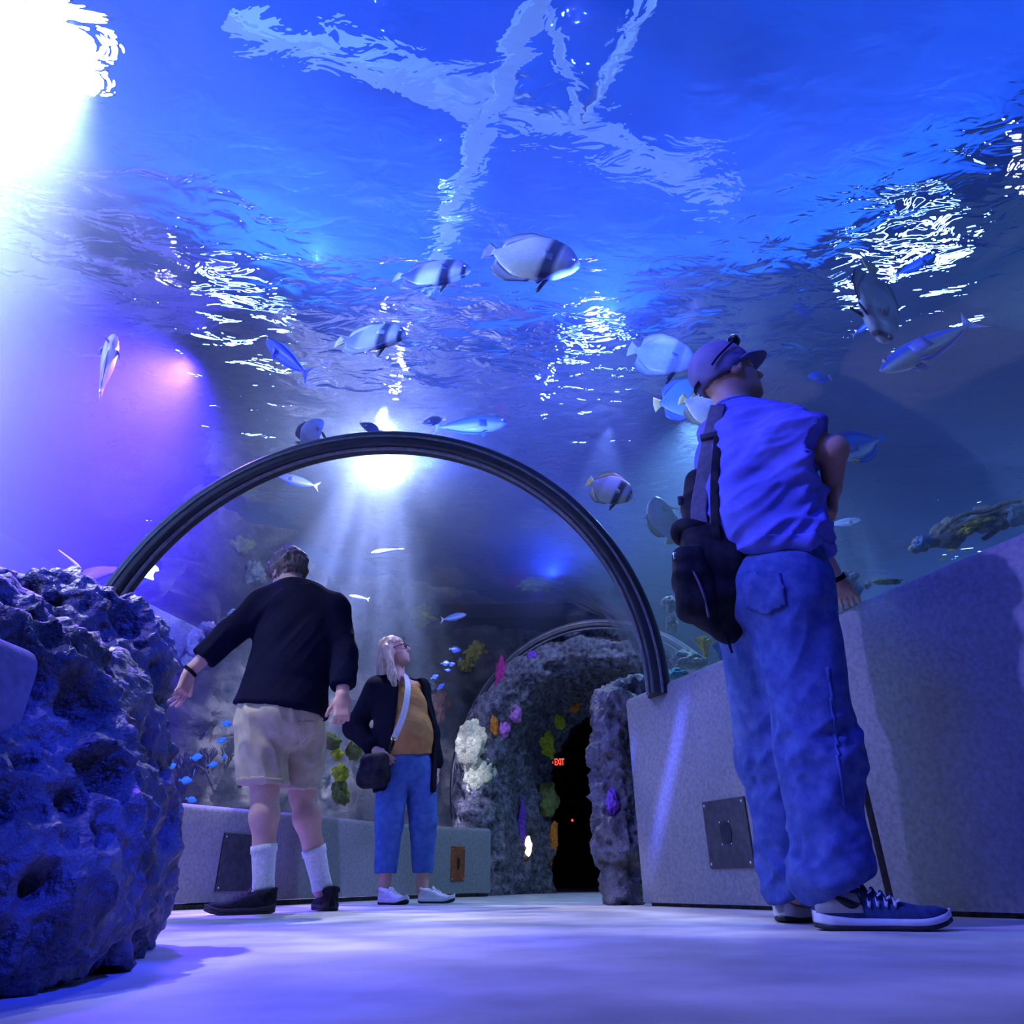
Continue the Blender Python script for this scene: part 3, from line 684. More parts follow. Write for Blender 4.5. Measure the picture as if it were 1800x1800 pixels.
def shoe(parent, heel, toe, wid, hgt, M_up, M_sole, label=None, sole_h=.028, M_toe=None, style='runner', tilt=0.0, open_u=.30, M_lace=None, logo=None, M_heel=None):
    heel = np.asarray(heel, float); toe = np.asarray(toe, float); d = toe - heel; L = np.linalg.norm(d); d = unit(d); u = unit(UP - d * (d @ UP)); s = np.cross(d, u)
    n = 42; us = np.linspace(0, 1, n); us = .5 - .5 * np.cos(us * np.pi)
    wp = np.interp(us, [0, .04, .12, .3, .5, .68, .82, .93, 1], [.25, .55, .72, .70, .74, .98, .96, .66, .12]) * wid / 2
    bend = np.interp(us, [0, .4, .7, 1], [0, 0, .04, .02]) * wid
    def loft(z0f, z1f, wk, pw, m, nm, par):
        V = []; K = 28
        for i, t in enumerate(us):
            c = heel + d * (t * L); z0, z1 = z0f(t), z1f(t)
            for j in range(K):
                a = 2 * np.pi * j / K; ca, sa = math.cos(a), math.sin(a)
                y = np.sign(ca) * abs(ca) ** pw * wp[i] * wk; zz = (z0 + z1) / 2 + np.sign(sa) * abs(sa) ** pw * (z1 - z0) / 2
                if nm == 'upper' or par is parent: y *= 1 - .28 * max(0, (zz - .03) / hgt)
                V.append(c + s * (y + bend[i] * .3) + u * zz)
        V = np.array(V); i, j = np.meshgrid(np.arange(n - 1), np.arange(K), indexing='ij'); a = i * K + j; b = i * K + (j + 1) % K
        F = np.stack([a, b, b + K, a + K], -1).reshape(-1, 4); F = F[:, ::-1]
        F = [list(map(int, f)) for f in F] + [list(range(K)), [(n - 1) * K + q for q in range(K)][::-1]]
        return mesh(nm, V, F, m, par), V
    spring = lambda t: .018 * max(0, t - .72) ** 2 / .078 + .006 * max(0, .1 - t) / .1
    top = lambda t: np.interp(t, [0, .06, .2, .34, .48, .62, .78, .9, 1], [hgt * .82, hgt * .98, hgt * .9, hgt * .86, hgt * .74, hgt * .58, hgt * .47, hgt * .40, hgt * .22]) + spring(t)
    up, UV = loft(lambda t: sole_h * .5 + spring(t), top, .97, .62, M_up, 'shoe', parent)
    if label: up['label'] = label
    loft(lambda t: .008 + spring(t), lambda t: sole_h + spring(t) + .012 * (t < .3) * (1 - t / .3), 1.06, .45, M_sole, 'midsole', up)
    loft(lambda t: 0 + spring(t), lambda t: .012 + spring(t), 1.03, .35, M_rub, 'outsole', up)
    ml = M_lace or M_up
    def surf(t, side, lift=.004):
        i = int(np.argmin(abs(us - t))); return heel + d * (t * L) + s * (side * wp[i] * .5 + bend[i] * .3) + u * (top(t) - .10 * hgt * side * side + lift)
    for q, t in enumerate((.42, .48, .54, .60)):
        pts = [surf(t + .02, -1.15, -.006), surf(t, -.5), surf(t - .005, 0, .007), surf(t, .5), surf(t + .02, 1.15, -.006)]
        V, F = sweep(spline(pts, 12), circ(.0035, 8), up=u); mesh('lace', V, F, ml, up)
    for sg in (-1, 1):
        pts = [surf(.40, 0, .012), surf(.385, sg * .6, .018), surf(.42, sg * .9, .010), surf(.40, sg * .2, .014), surf(.44, sg * 1.1, .0)]
        V, F = sweep(spline(pts, 18), circ(.003, 6), up=u); mesh('lace', V, F, ml, up)
    # padded collar
    c0 = heel + d * (.17 * L) + u * hgt * .93; an = np.linspace(0, 2 * np.pi, 30)
    V, F = sweep([c0 + d * (.15 * L * math.cos(a)) + s * (wid * .31 * math.sin(a)) - u * (.012 * (1 + math.cos(a)) * 1.0) for a in an], circ(.009, 8), up=u); mesh('collar', V, F, M_up if M_heel is None else M_heel, up)
    return up, (heel, d, s, u, L, wp, us, top, bend)
def sleeves(lst):
    def carve(Fd, ax):
        for pt, nm, c, r in lst:
            d = (ax[0][:, None, None] - pt[0]) * nm[0] + (ax[1][None, :, None] - pt[1]) * nm[1] + (ax[2][None, None, :] - pt[2]) * nm[2]
            s = np.sqrt((ax[0][:, None, None] - c[0]) ** 2 + (ax[1][None, :, None] - c[1]) ** 2 + (ax[2][None, None, :] - c[2]) ** 2) - r
            Fd = np.maximum(Fd, np.minimum(d, -s).astype(np.float32))
        return Fd
    return carve
# ================================================================== the capped man
def man():
    fd = unit(V3(.72, .69, 0)); rd = unit(V3(.69, -.72, 0))
    base = W(1470, 1632, z=0)
    root = empty('person', (base[0], base[1], 0), 'person in a cap, blue t-shirt and loose jeans standing by the right wall', 'person')
    neck = W(1288, 722, Y=1.99); lsh = W(1268, 758, Y=2.13); rsh = W(1378, 768, Y=1.86); chest = W(1318, 800, Y=1.98); mid = W(1332, 880, Y=1.975); waist = W(1345, 955, Y=1.97); pel = W(1355, 1030, Y=1.97)
    lhip = W(1328, 1075, Y=2.06); rhip = W(1388, 1075, Y=1.90); lkn = W(1362, 1330, Y=2.13); rkn = W(1440, 1330, Y=1.92); lan = W(1402, 1560, Y=2.17); ran = W(1468, 1572, Y=1.92)
    rel = W(1464, 790, Y=1.80); rwr = W(1463, 856, Y=1.92); lel = W(1405, 905, Y=2.33); lwr = W(1472, 1022, Y=2.42)
    hc = W(1277, 662, Y=1.99); hf = unit(V3(.97, .0, .24)); hu = unit(V3(-.26, 0, 1))
    P = []; R, q = head(P, hc, hf, hu, 1.0)
    P += [C(hc - hu * .06 - hf * .02, neck - UP * .02, .056, .062, k=.03), C(neck - UP * .05, lsh, .06, .055, k=.04), C(neck - UP * .05, rsh, .06, .055, k=.04)]
    P += [C(chest, mid, .165, .155, flat=(fd, .62), k=.06), C(mid, waist, .155, .150, flat=(fd, .68), k=.06), C(waist, pel, .150, .165, flat=(fd, .68), k=.06)]
    for a, b, c in ((lhip, lkn, lan), (rhip, rkn, ran)): P += [C(a, b, .088, .058, k=.04), C(b, c, .056, .038, k=.03), C(c, c - UP * .02 + fd * .06, .036, .03, k=.02)]
    P += [C(rsh, rel, .052, .043, k=.03), C(rel, rwr, .044, .030, k=.02), C(lsh, lel, .05, .042, k=.03), C(lel, lwr, .042, .029, k=.02)]
    hd = unit(W(1462, 914, Y=1.93) - rwr)
    hand(P, rwr + hd * .005, hd, V3(-.9, .35, 0), V3(.3, .9, .2), 1.05, curl=(62, 70, 40), spread=1, thumb_in=.3)
    hd2 = unit(W(1494, 1052, Y=2.52) - lwr); hand(P, lwr + hd2 * .01, hd2, V3(0, 0, -1), V3(-.5, .8, 0), .95, curl=(12, 25, 20), spread=4)
    V, F = implicit(P, .0042, .02); b = mesh('body', V, F, M_skin2, root); eyes(b, R, q)
    # jeans
    J = [C(waist - UP * .03, pel, .158, .178, flat=(fd, .70), k=.06), E(pel - UP * .05 - fd * .05, (.17, .13, .12), np.array([rd, fd, UP]), k=.06)]
    for a, b_, c, s in ((lhip, lkn, lan, 0), (rhip, rkn, ran, 1)):
        J += [C(a, b_, .122, .098, k=.035), C(b_, c + UP * .03, .097, .083, k=.03), C(c + UP * .05, c - UP * .028, .086, .084, k=.02), E(c + UP * .02 + fd * .02, (.095, .075, .06), np.array([fd, rd, UP]), k=.03)]
    h1_ = W(1432, 1628, Y=1.90) * V3(1, 1, 0); cut = [(waist + UP * .0, UP), (V3(0, 0, .052), -UP), (h1_ + UP * .045, -UP + V3(.62, 0, 0))]
    fn = folds(rhip - rkn + V3(.25, 0, .1), 10, 3.5, 5); fk = folds(V3(1, .2, .35), 16, 4, 8); zk = rkn[2]
    fold = lambda X: fn(X) * .7 + 1.1 * fk(X) * (np.exp(-((X[:, 2] - zk) / .10) ** 2) + np.exp(-((X[:, 2] - .13) / .09) ** 2) * 1.3)
    o, JV, JF = cloth('jeans', J, .0065, .03, M_denim, root, cut, fold, .014)
    # seat pocket and seams as raised cloth
    def proj(V): D = V - CAM; z = D @ CF; return 900 + FPX * (D @ CR) / z, 900 - FPX * (D @ CU) / z
    jx, jy = proj(JV); front = normals(JV, JF) @ unit(V3(0, -1, 0)) > .15
    def quadmask(x, y, pts):
        m = np.ones(len(x), bool)
        for (x0, y0), (x1, y1) in zip(pts, pts[1:] + pts[:1]): m &= ((x1 - x0) * (y - y0) - (y1 - y0) * (x - x0)) > 0
        return m
    patch('pocket', JV, JF, front & quadmask(jx, jy, [(1303, 1008), (1372, 1004), (1386, 1062), (1350, 1082), (1312, 1072)]), .006, M_denim, o)
    patch('side_seam', JV, JF, front & quadmask(jx, jy, [(1436, 1060), (1446, 1060), (1478, 1330), (1500, 1545), (1492, 1545), (1468, 1330)]), .003, M_denim, o)
    patch('waistband', JV, JF, (JV[:, 2] > waist[2] - .05), .005, M_denim, o)
    # t-shirt
    T = [C(chest, mid, .190, .182, flat=(fd, .66), k=.06), C(mid, waist - UP * .06, .180, .186, flat=(fd, .72), k=.06), C(neck - UP * .055, lsh, .072, .072, k=.05), C(neck - UP * .055, rsh, .074, .078, k=.05), C(chest - fd * .05, waist - fd * .05, .12, .13, k=.05),
         C(rsh, rsh + (rel - rsh) * .62, .080, .088, k=.05), C(lsh, lsh + (lel - lsh) * .45, .078, .078, k=.05), E(rsh - UP * .07 - rd * .03, (.12, .10, .12), np.array([rd, fd, UP]), k=.06)]
    sl = unit(rel - rsh); cut = [(waist - UP * .075, -UP + fd * .05), (neck + UP * .005 + rd * .0, UP + hf * .15)]; carve = sleeves([(rsh + (rel - rsh) * .66, sl, rel + sl * .03, .128), (lsh + (lel - lsh) * .5, unit(lel - lsh), lel, .14)])
    fdir = W(1430, 850, Y=1.85) - W(1290, 965, Y=1.95); f1 = folds(fdir, 13, 2.2, 3); f2 = folds(W(1430, 770, Y=1.8) - W(1300, 820, Y=1.9), 16, 3, 13); zc = chest[2]
    fold = lambda X: f1(X) * np.clip((zc + .02 - X[:, 2]) / .18, .0, 1) * 1.2 + f2(X) * np.exp(-((X[:, 2] - zc + .02) / .12) ** 2) * np.clip((X[:, 0] - .55) * 4, 0, 1) + .1
    o, TV, TF = cloth('t_shirt', T, .0062, .03, M_tee, root, cut, fold, .021, carve=carve)
    tx, ty = proj(TV)
    patch('hem', TV, TF, TV[:, 2] < waist[2] - .052, .003, M_tee, o)
    tt = (TV - rsh) @ sl; L = np.linalg.norm(rel - rsh) * .66; rr = np.linalg.norm(TV - rsh - tt[:, None] * sl, axis=1)
    patch('collar', TV, TF, np.linalg.norm(TV - (neck + UP * .01), axis=1) < .085, .004, M_tee, o)
    # cap with brim and sunglasses pushed up on it
    cf, cs, cu = frame(rot(hf, np.cross(hf, hu), math.radians(4)), hu)
    D, F = sphere_grid(64, 40); cc = q(-.012, 0, .030); rr = np.array([.115, .095, .112])
    V = cc + (D * rr) @ np.array([cf, cs, cu]); hgt = (V - cc) @ cu; lim = -.030 - .35 * ((V - cc) @ cf + .0)* -1 * .35
    lim = np.where((V - cc) @ cf < 0, -.055, -.055 + .05 * np.clip(((V - cc) @ cf) / .1, 0, 1)); V = V + cu * np.maximum(lim - hgt, 0)[:, None] * 1.0
    V = V + normals(V, F) * (.0025 * ridged(V * 20, 2, 7))[:, None]
    cap = mesh('cap', V, F, M_capm, root); cap['label'] = 'faded violet-blue baseball cap'
    BV = []; nb, mb = 15, 22
    for lay in (0, -.005):
        for i in range(nb):
            u_ = i / (nb - 1)
            for j in range(mb):
                a = math.radians(-72 + 144 * j / (mb - 1)); r0 = np.array([.108 * math.cos(a), .090 * math.sin(a)]); ext = .080 * (math.cos(a) ** .6)
                BV.append(cc + cf * (r0[0] + u_ * ext) + cs * (r0[1] * (1 + .05 * u_)) + cu * (-.004 - .05 * (r0[1] / .09) ** 2 * .5 + .012 * u_ + lay))
    BF = []
    for i in range(nb - 1):
        for j in range(mb - 1):
            a = i * mb + j; BF.append([a, a + 1, a + mb + 1, a + mb]); a += nb * mb; BF.append([a, a + mb, a + mb + 1, a + 1])
    rim = [j for j in range(mb)] + [i * mb + mb - 1 for i in range(1, nb)] + [(nb - 1) * mb + j for j in range(mb - 2, -1, -1)] + [i * mb for i in range(nb - 2, 0, -1)]
    for a, b_ in zip(rim, rim[1:] + rim[:1]): BF.append([a, a + nb * mb, b_ + nb * mb, b_])
    mesh('brim', BV, BF, M_capm, cap)
    V, F = ball(cc + cu * .112, .008); mesh('button', V, F, M_capm, cap)
    pts = [cc - cf * .113 - cs * .03 - cu * .045, cc - cf * .118 - cu * .042, cc - cf * .113 + cs * .03 - cu * .045]; mesh('strap', *sweep(spline(pts, 8), rrect(.004, .016, .001), up=cu), M_blk, cap)
    for b_ in (-1, 1):
        c = cc + cf * .088 + cs * b_ * .036 + cu * .086; ln = unit(cf * .75 + cu * .65); an = np.linspace(0, 2 * np.pi, 24, endpoint=False); ux = cs; uy = unit(np.cross(ln, ux))
        Vl = [c + ux * .030 * math.cos(a) + uy * .021 * math.sin(a) + ln * o_ for o_ in (-.002, .003) for a in an]; Fl = [[i, (i + 1) % 24, 24 + (i + 1) % 24, 24 + i] for i in range(24)] + [list(range(24))[::-1], list(range(24, 48))]
        gl = mesh('sunglass_lens', Vl, Fl, M_lens, cap); fr_ = [c + ux * .031 * math.cos(a) + uy * .022 * math.sin(a) for a in np.linspace(0, 2 * np.pi, 25)]
        mesh('rim', *sweep(fr_, circ(.003, 6), up=ln), M_screw, gl)
        tp = [c + cs * b_ * .028, cc + cf * .05 + cs * b_ * .100 + cu * .045, cc - cf * .03 + cs * b_ * .101 + cu * .0, cc - cf * .07 + cs * b_ * .088 - cu * .025]; mesh('temple', *sweep(spline(tp, 14), rrect(.003, .007, .001), up=cu), M_blk, gl)
    # short hair below the cap
    HP = [E(q(-.022, 0, .004), (.090, .082, .075), R)]; V, F = implicit(HP, .005, .01, cut=[(q(0, 0, -.035), -hu), (q(.01, 0, 0), hf)]); V = puff(V, F, .003, lambda X: ridged(X * 40, 2, 3)); mesh('hair', V, F, M_hairb, root)
    # watch on the far wrist
    wd = unit(lwr - lel); c = lwr - wd * .012; an = np.linspace(0, 2 * np.pi, 26); a1 = unit(np.cross(wd, UP)); a2 = np.cross(wd, a1)
    wt = mesh('wristband', *sweep([c + .034 * (a1 * math.cos(a) + a2 * math.sin(a)) for a in an], rrect(.018, .004, .001), ups=[a1 * math.cos(a) + a2 * math.sin(a) for a in an]), M_blk, root); mesh('watch_face', *ball(c - a2 * .036, (.012, .012, .008)), M_lens, wt)
    # shoes
    h1 = W(1432, 1628, Y=1.90); t1 = W(1680, 1640, Y=1.83); h1[2] = t1[2] = 0
    up, (hl, d, s, u, L, wp, us, top, bend) = shoe(root, h1, t1, .112, .105, M_shoen, M_foam, 'navy running shoe with white sole, pale heel and black curved tick mark', .026, M_lace=M_shoen, M_heel=M_grey)
    sd = s if s @ V3(0, -1, 0) > 0 else -s
    def side(t, z, off=.0):
        i = int(np.argmin(abs(us - t))); wv = np.interp(t, us, wp); return hl + d * (t * L) + sd * (wv * .97 * (1 - .28 * max(0, (z - .03) / .105)) + off) + s * np.interp(t, us, bend) * .3 + u * z
    def ribbon(low, high, m, nm, off=.004, par=up):
        n = len(low); V = [side(t, z, off) for t, z in low] + [side(t, z, off) for t, z in high] + [side(t, z, -.006) for t, z in low] + [side(t, z, -.006) for t, z in high]
        F = []
        for i in range(n - 1): F += [[i, i + 1, n + i + 1, n + i], [2 * n + i, 3 * n + i, 3 * n + i + 1, 2 * n + i + 1], [i, 2 * n + i, 2 * n + i + 1, i + 1], [n + i, n + i + 1, 3 * n + i + 1, 3 * n + i]]
        F += [[0, n, 3 * n, 2 * n], [n - 1, 3 * n - 1, 4 * n - 1, 2 * n - 1]]
        return mesh(nm, V, F, m, par)
    ts = np.linspace(.02, .36, 16); ribbon([(t, .036) for t in ts], [(t, .036 + .045 * math.sin(min(1, (t - .0) / .06) * math.pi / 2) * (1 - .35 * t)) for t in ts], M_grey, 'heel_panel', .003)
    ts = np.linspace(0, 1, 20); lo = [(.17 + .18 * t, .066 - .030 * math.sin(t * 2.2) + .012 * t) for t in ts]; hi = [(.17 + .18 * t + .0, lo[i][1] + .004 + .016 * math.sin(math.pi * min(1, t * 1.05)) ** 1.0) for i, t in enumerate(ts)]
    lo += [(.355, .050), (.350, .062), (.335, .078)]; hi += [(.362, .058), (.356, .068), (.337, .079)]
    ribbon(lo, hi, M_rub, 'tick_logo', .007)
    for i in range(4):
        t = .40 + .06 * i; ribbon([(t, .050), (t + .012, .046), (t + .020, .052)], [(t + .004, .068), (t + .010, .058), (t + .026, .060)], M_foam, 'stitch_mark', .006)
        ribbon([(t + .02, .074 - .006 * i), (t + .05, .080 - .007 * i)], [(t + .022, .078 - .006 * i), (t + .052, .085 - .007 * i)], M_foam, 'stitch_mark', .006)
    h2 = W(1375, 1622, Y=2.22); h2[2] = 0; t2 = h2 + unit(V3(.80, .60, 0)) * .30
    shoe(root, h2, t2, .112, .112, M_grey, M_foam, 'pale grey heel of the running shoe behind', .036, M_lace=M_shoen)
    # ---------------------------------------------------------------- backpack slung on his far shoulder
    bk = W(1240, 1010, Y=1.93); pk = empty('backpack', bk, "black backpack hanging off one shoulder of the capped man", 'backpack')
    x_ = unit(rd * .35 + V3(.9, .1, 0)); R3 = np.array([x_, unit(np.cross(UP, x_)), UP])
    BP = [B(W(1252, 975, Y=1.95), (.085, .075, .085), R3, .04, k=.05), B(W(1258, 1030, Y=1.95), (.085, .08, .10), R3, .05, k=.05), C(W(1252, 1060, Y=1.95), W(1276, 1104, Y=1.95), .085, .045, flat=(R3[1], .8), k=.05)]
    V, F = implicit(BP, .006, .04); V = puff(V, F, .007, folds(V3(.2, .1, 1), 12, 4, 4)); bb = mesh('bag_body', V, F, M_bag, pk)
    V, F = implicit([B(W(1214, 1000, Y=1.92), (.050, .06, .055), R3, .03, k=.03), B(W(1222, 1045, Y=1.92), (.055, .06, .07), R3, .035, k=.03), C(W(1228, 1065, Y=1.92), W(1250, 1095, Y=1.93), .05, .03)], .006, .03); V = puff(V, F, .006, folds(V3(1, .1, .5), 12, 5, 6)); fp = mesh('front_pocket', V, F, M_bag, pk)
    mesh('zip', *sweep(spline([W(1192, 985, Y=1.875), W(1215, 1000, Y=1.855), W(1235, 1040, Y=1.85), W(1246, 1085, Y=1.87)], 20), circ(.004, 6)), M_web, fp)
    mesh('buckle', *boxm(W(1187, 977, Y=1.88), (.014, .012, .022), R3, .003), M_screw, fp)
    tc = W(1222, 935, Y=1.95); an = np.linspace(0, 2 * np.pi, 40); tp = [tc + R3[0] * .055 * math.cos(a) + R3[1] * .045 * math.sin(a) + UP * (.012 * math.sin(2 * a + .5)) for a in an]; mesh('rolled_top', *sweep(tp, circ(.022, 10)), M_bag, pk)
    V, F = implicit([C(W(1226, 845, Y=1.99), W(1219, 895, Y=1.98), .042, .045, flat=(fd, .8)), C(W(1219, 895, Y=1.98), W(1224, 935, Y=1.97), .030, .036, k=.02)], .005, .02); V = puff(V, F, .003, lambda X: fbm(X * 14, 2, 3)); pc = mesh('strap_pouch', V, F, M_bag, pk)
    mesh('clip', *boxm(W(1196, 880, Y=1.975), (.018, .014, .03), R3, .004), M_rub, pc)
    sp = spline([W(1262, 714, Y=1.90), W(1253, 750, Y=1.895), W(1243, 800, Y=1.90), W(1236, 845, Y=1.925), W(1228, 900, Y=1.94), W(1236, 950, Y=1.93)], 40); nrm = [unit(V3(-.35, -.9, .1))] * 40
    st = mesh('shoulder_strap', *sweep(sp, rrect(.050, .012, .004), ups=nrm), M_web, pk); st['label'] = 'grey padded shoulder strap'
    c = W(1247, 768, Y=1.893); mesh('strap_keeper', *boxm(c, (.058, .022, .022), np.array([unit(V3(.93, -.36, 0)), unit(V3(.36, .93, 0)), UP]), .003), M_rub, st)
    sp = spline([W(1268, 712, Y=1.91), W(1262, 770, Y=1.875), W(1256, 850, Y=1.86), W(1258, 930, Y=1.865), W(1268, 985, Y=1.89)], 40); mesh('edge_strap', *sweep(sp, rrect(.026, .008, .003), ups=nrm), M_bag, pk)
    mesh('loose_strap', *sweep(spline([W(1274, 1095, Y=1.93), W(1280, 1125, Y=1.91), W(1287, 1148, Y=1.90)], 10), rrect(.012, .004, .001), scale=np.linspace(1, .5, 10), up=(0, -1, 0)), M_bag, pk)
man()

# ================================================================== the boy looking down
def boy():
    fd = unit(V3(-.22, .97, 0)); rd = unit(V3(.97, .22, 0))
    root = empty('person', W(500, 1600, Y=3.5) * V3(1, 1, 0), 'person in a navy sweater and khaki shorts seen from behind, reaching towards the near rock', 'person')
    Y = 3.42
    neck = W(512, 1032, Y=Y); lsh = W(462, 1066, Y=Y - .03); rsh = W(584, 1072, Y=Y + .03); chest = W(524, 1085, Y=Y); mid = W(520, 1140, Y=Y); waist = W(505, 1200, Y=Y); pel = W(495, 1248, Y=Y)
    lhip = W(458, 1272, Y=Y - .02); rhip = W(530, 1275, Y=Y + .12); lkn = W(466, 1392, Y=Y); rkn = W(531, 1396, Y=Y + .22); lan = W(463, 1552, Y=Y); ran = W(564, 1550, Y=Y + .30)
    lel = W(405, 1112, Y=Y - .08); lwr = W(334, 1180, Y=Y - .12); rel = W(606, 1148, Y=Y + .02); rwr = W(602, 1222, Y=Y - .05)
    hc = W(506, 1006, Y=Y + .06); hf = unit(V3(-.55, .62, -.50)); hu = unit(V3(-.30, .30, .90))
    P = []; R, q = head(P, hc, hf, hu, .97)
    P += [C(hc - hu * .05 - hf * .03, neck - UP * .02, .055, .06, k=.03), C(neck - UP * .04, lsh, .06, .055, k=.04), C(neck - UP * .04, rsh, .06, .055, k=.04)]
    P += [C(chest, mid, .17, .155, flat=(fd, .62), k=.06), C(mid, waist, .155, .15, flat=(fd, .66), k=.06), C(waist, pel, .15, .165, flat=(fd, .68), k=.06)]
    for a, b, c in ((lhip, lkn, lan), (rhip, rkn, ran)):
        m1 = b + (c - b) * .27 - fd * .012; m2 = b + (c - b) * .60
        P += [C(a, b, .088, .060, k=.03), C(b, m1, .056, .063, k=.03), C(m1, m2, .062, .047, k=.03), C(m2, c, .047, .038, k=.02), C(c, c - UP * .03, .036, .036, k=.02)]
    P += [C(rsh, rel, .05, .042, k=.03), C(rel, rwr, .044, .030, k=.02), C(lsh, lel, .05, .042, k=.03), C(lel, lwr, .044, .030, k=.02)]
    ld = unit(W(318, 1222, Y=Y - .14) - lwr); hand(P, lwr + ld * .015, ld, V3(-.8, .5, -.2), V3(.2, .9, .3), .98, curl=(14, 20, 15), spread=6)
    hd = unit(W(600, 1268, Y=Y - .06) - rwr); hand(P, rwr + hd * .015, hd, V3(-.45, .85, 0), V3(-.85, -.3, -.1), .98, curl=(48, 50, 30), spread=2, thumb_in=.25)
    V, F = implicit(P, .0048, .02); b = mesh('body', V, F, M_skin, root); eyes(b, R, q)
    S = [C(chest, mid, .200, .192, flat=(fd, .66), k=.06), C(mid, waist, .190, .186, flat=(fd, .70), k=.06), C(waist, pel + UP * .01, .186, .224, flat=(fd, .78), k=.05), C(neck - UP * .045, lsh, .068, .075, k=.05), C(neck - UP * .045, rsh, .068, .075, k=.05),
         C(lsh, lel, .078, .064, k=.05), C(lel, lel + (lwr - lel) * .66, .064, .062, k=.03), C(rsh, rel, .078, .064, k=.05), C(rel, rel + (rwr - rel) * .78, .064, .060, k=.03)]
    wl, wr_ = unit(lwr - lel), unit(rwr - rel)
    hemn = unit(V3(-.13, 0, -1)); cut = [(W(495, 1243, Y=Y - .12), hemn)]
    def carve(Fd, ax):
        for (pt, nm, c, r) in ((lel + (lwr - lel) * .68, wl, lwr, .2), (rel + (rwr - rel) * .80, wr_, rwr, .115)):
            d = (ax[0][:, None, None] - pt[0]) * nm[0] + (ax[1][None, :, None] - pt[1]) * nm[1] + (ax[2][None, None, :] - pt[2]) * nm[2]
            s = np.sqrt((ax[0][:, None, None] - c[0]) ** 2 + (ax[1][None, :, None] - c[1]) ** 2 + (ax[2][None, None, :] - c[2]) ** 2) - r
            Fd = np.maximum(Fd, np.minimum(d, -s).astype(np.float32))
        return np.maximum(Fd, ((ax[2][None, None, :] - neck[2] - .012) * .93 + .3 * (ax[1][None, :, None] - neck[1])).astype(np.float32))
    V, F = implicit(S, .0068, .03, cut, carve); f1 = folds(V3(.5, .1, .8), 9, 2.5, 3); V = puff(V, F, .009, f1); sw = mesh('sweater', V, F, M_navy, root)
    K = [C(waist - UP * .02, pel, .165, .185, flat=(fd, .74), k=.05), E(pel - UP * .04 - fd * .02, (.18, .13, .12), np.array([rd, fd, UP]), k=.07), C(lhip, lhip + (lkn - lhip) * .95, .118, .108, k=.02), C(rhip, rhip + (rkn - rhip) * .95, .112, .088, k=.012)]
    cut = [(waist, UP)]
    def carve2(Fd, ax):
        zz = ax[2][None, None, :] + 0 * ax[0][:, None, None]; lim = np.where(ax[0][:, None, None] < (lhip[0] + rhip[0]) / 2 + .02, lkn[2] + .035, rkn[2] + .02)
        return np.maximum(Fd, (lim - zz).astype(np.float32))
    V, F = implicit(K, .0062, .02, cut, carve2); fa = folds(W(480, 1370, Y=Y) - W(440, 1250, Y=Y), 12, 3, 6); V = puff(V, F, .015, fa); so = mesh('shorts', V, F, M_khaki, root)
    patch('hem', V, F, V[:, 2] < np.where(V[:, 0] < (lhip[0] + rhip[0]) / 2 + .02, lkn[2] + .055, rkn[2] + .04), .003, M_khaki, so)
    D = V - CAM; px = 900 + FPX * (D @ CR) / (D @ CF); py = 900 - FPX * (D @ CU) / (D @ CF)
    patch('back_pocket', V, F, (px > 522) & (px < 554) & (py > 1266) & (py < 1310) & (normals(V, F)[:, 1] < -.2), .004, M_khaki, so)
    # hair
    HP = [E(q(-.022, 0, .030), (.108, .090, .104), R, k=.02), E(q(-.06, 0, -.015), (.066, .076, .066), R, k=.03), E(q(.055, .03, .075), (.05, .05, .035), R, k=.03), E(q(.055, -.03, .075), (.05, .05, .035), R, k=.03), C(q(.005, .076, .02), q(.008, .078, -.015), .016, .010, k=.01), C(q(.005, -.076, .02), q(.008, -.078, -.015), .016, .010, k=.01)]
    V, F = implicit(HP, .0055, .02, cut=[(q(.075, 0, .01), unit(hf - hu * .7))]); V = puff(V, F, .009, lambda X: ridged(X * 22, 3, 5)); mesh('hair', V, F, M_hairb, root)
    # socks and shoes
    for a, c, kn, top in ((lan, lan, lkn, .150), (ran, ran, rkn, .155)):
        ax_ = unit(kn - c); n_ = 26; pr = [c - ax_ * .03 + ax_ * t * (top + .03) for t in np.linspace(0, 1, 16)]; V, F = sweep(pr, circ(.05, n_), up=(0, 1, 0), scale=np.interp(np.linspace(0, 1, 16), [0, .3, .9, .93, 1], [.95, .92, 1.08, 1.14, 1.14]))
        sk = mesh('sock', V, F, M_sock, root)
        V, F = sweep([c + ax_ * (top - .030), c + ax_ * (top - .002)], circ(.0575, n_), up=(0, 1, 0)); mesh('cuff', V, F, M_sock, sk)
    h = W(482, 1604, Y=Y - .02); t = W(396, 1607, Y=Y - .12); h[2] = t[2] = 0; shoe(root, h, h + unit(t - h) * .285, .105, .098, M_shoek, M_rub, 'black trainer pointing towards the rock', .026, M_lace=M_rub)
    h = W(583, 1596, Y=Y + .24); h[2] = 0; shoe(root, h, h + unit(V3(-.42, .9, 0)) * .285, .105, .10, M_shoek, M_rub, 'black trainer seen from the heel', .026, M_lace=M_rub)
    c = lwr + wl * .0; an = np.linspace(0, 2 * np.pi, 26); a1 = unit(np.cross(wl, UP)); a2 = np.cross(wl, a1)
    mesh('wristband', *sweep([c + .036 * (a1 * math.cos(a) + a2 * math.sin(a)) for a in an], rrect(.016, .004, .001), ups=[a1 * math.cos(a) + a2 * math.sin(a) for a in an]), M_blk, root)['label'] = 'thin dark wristband'
boy()

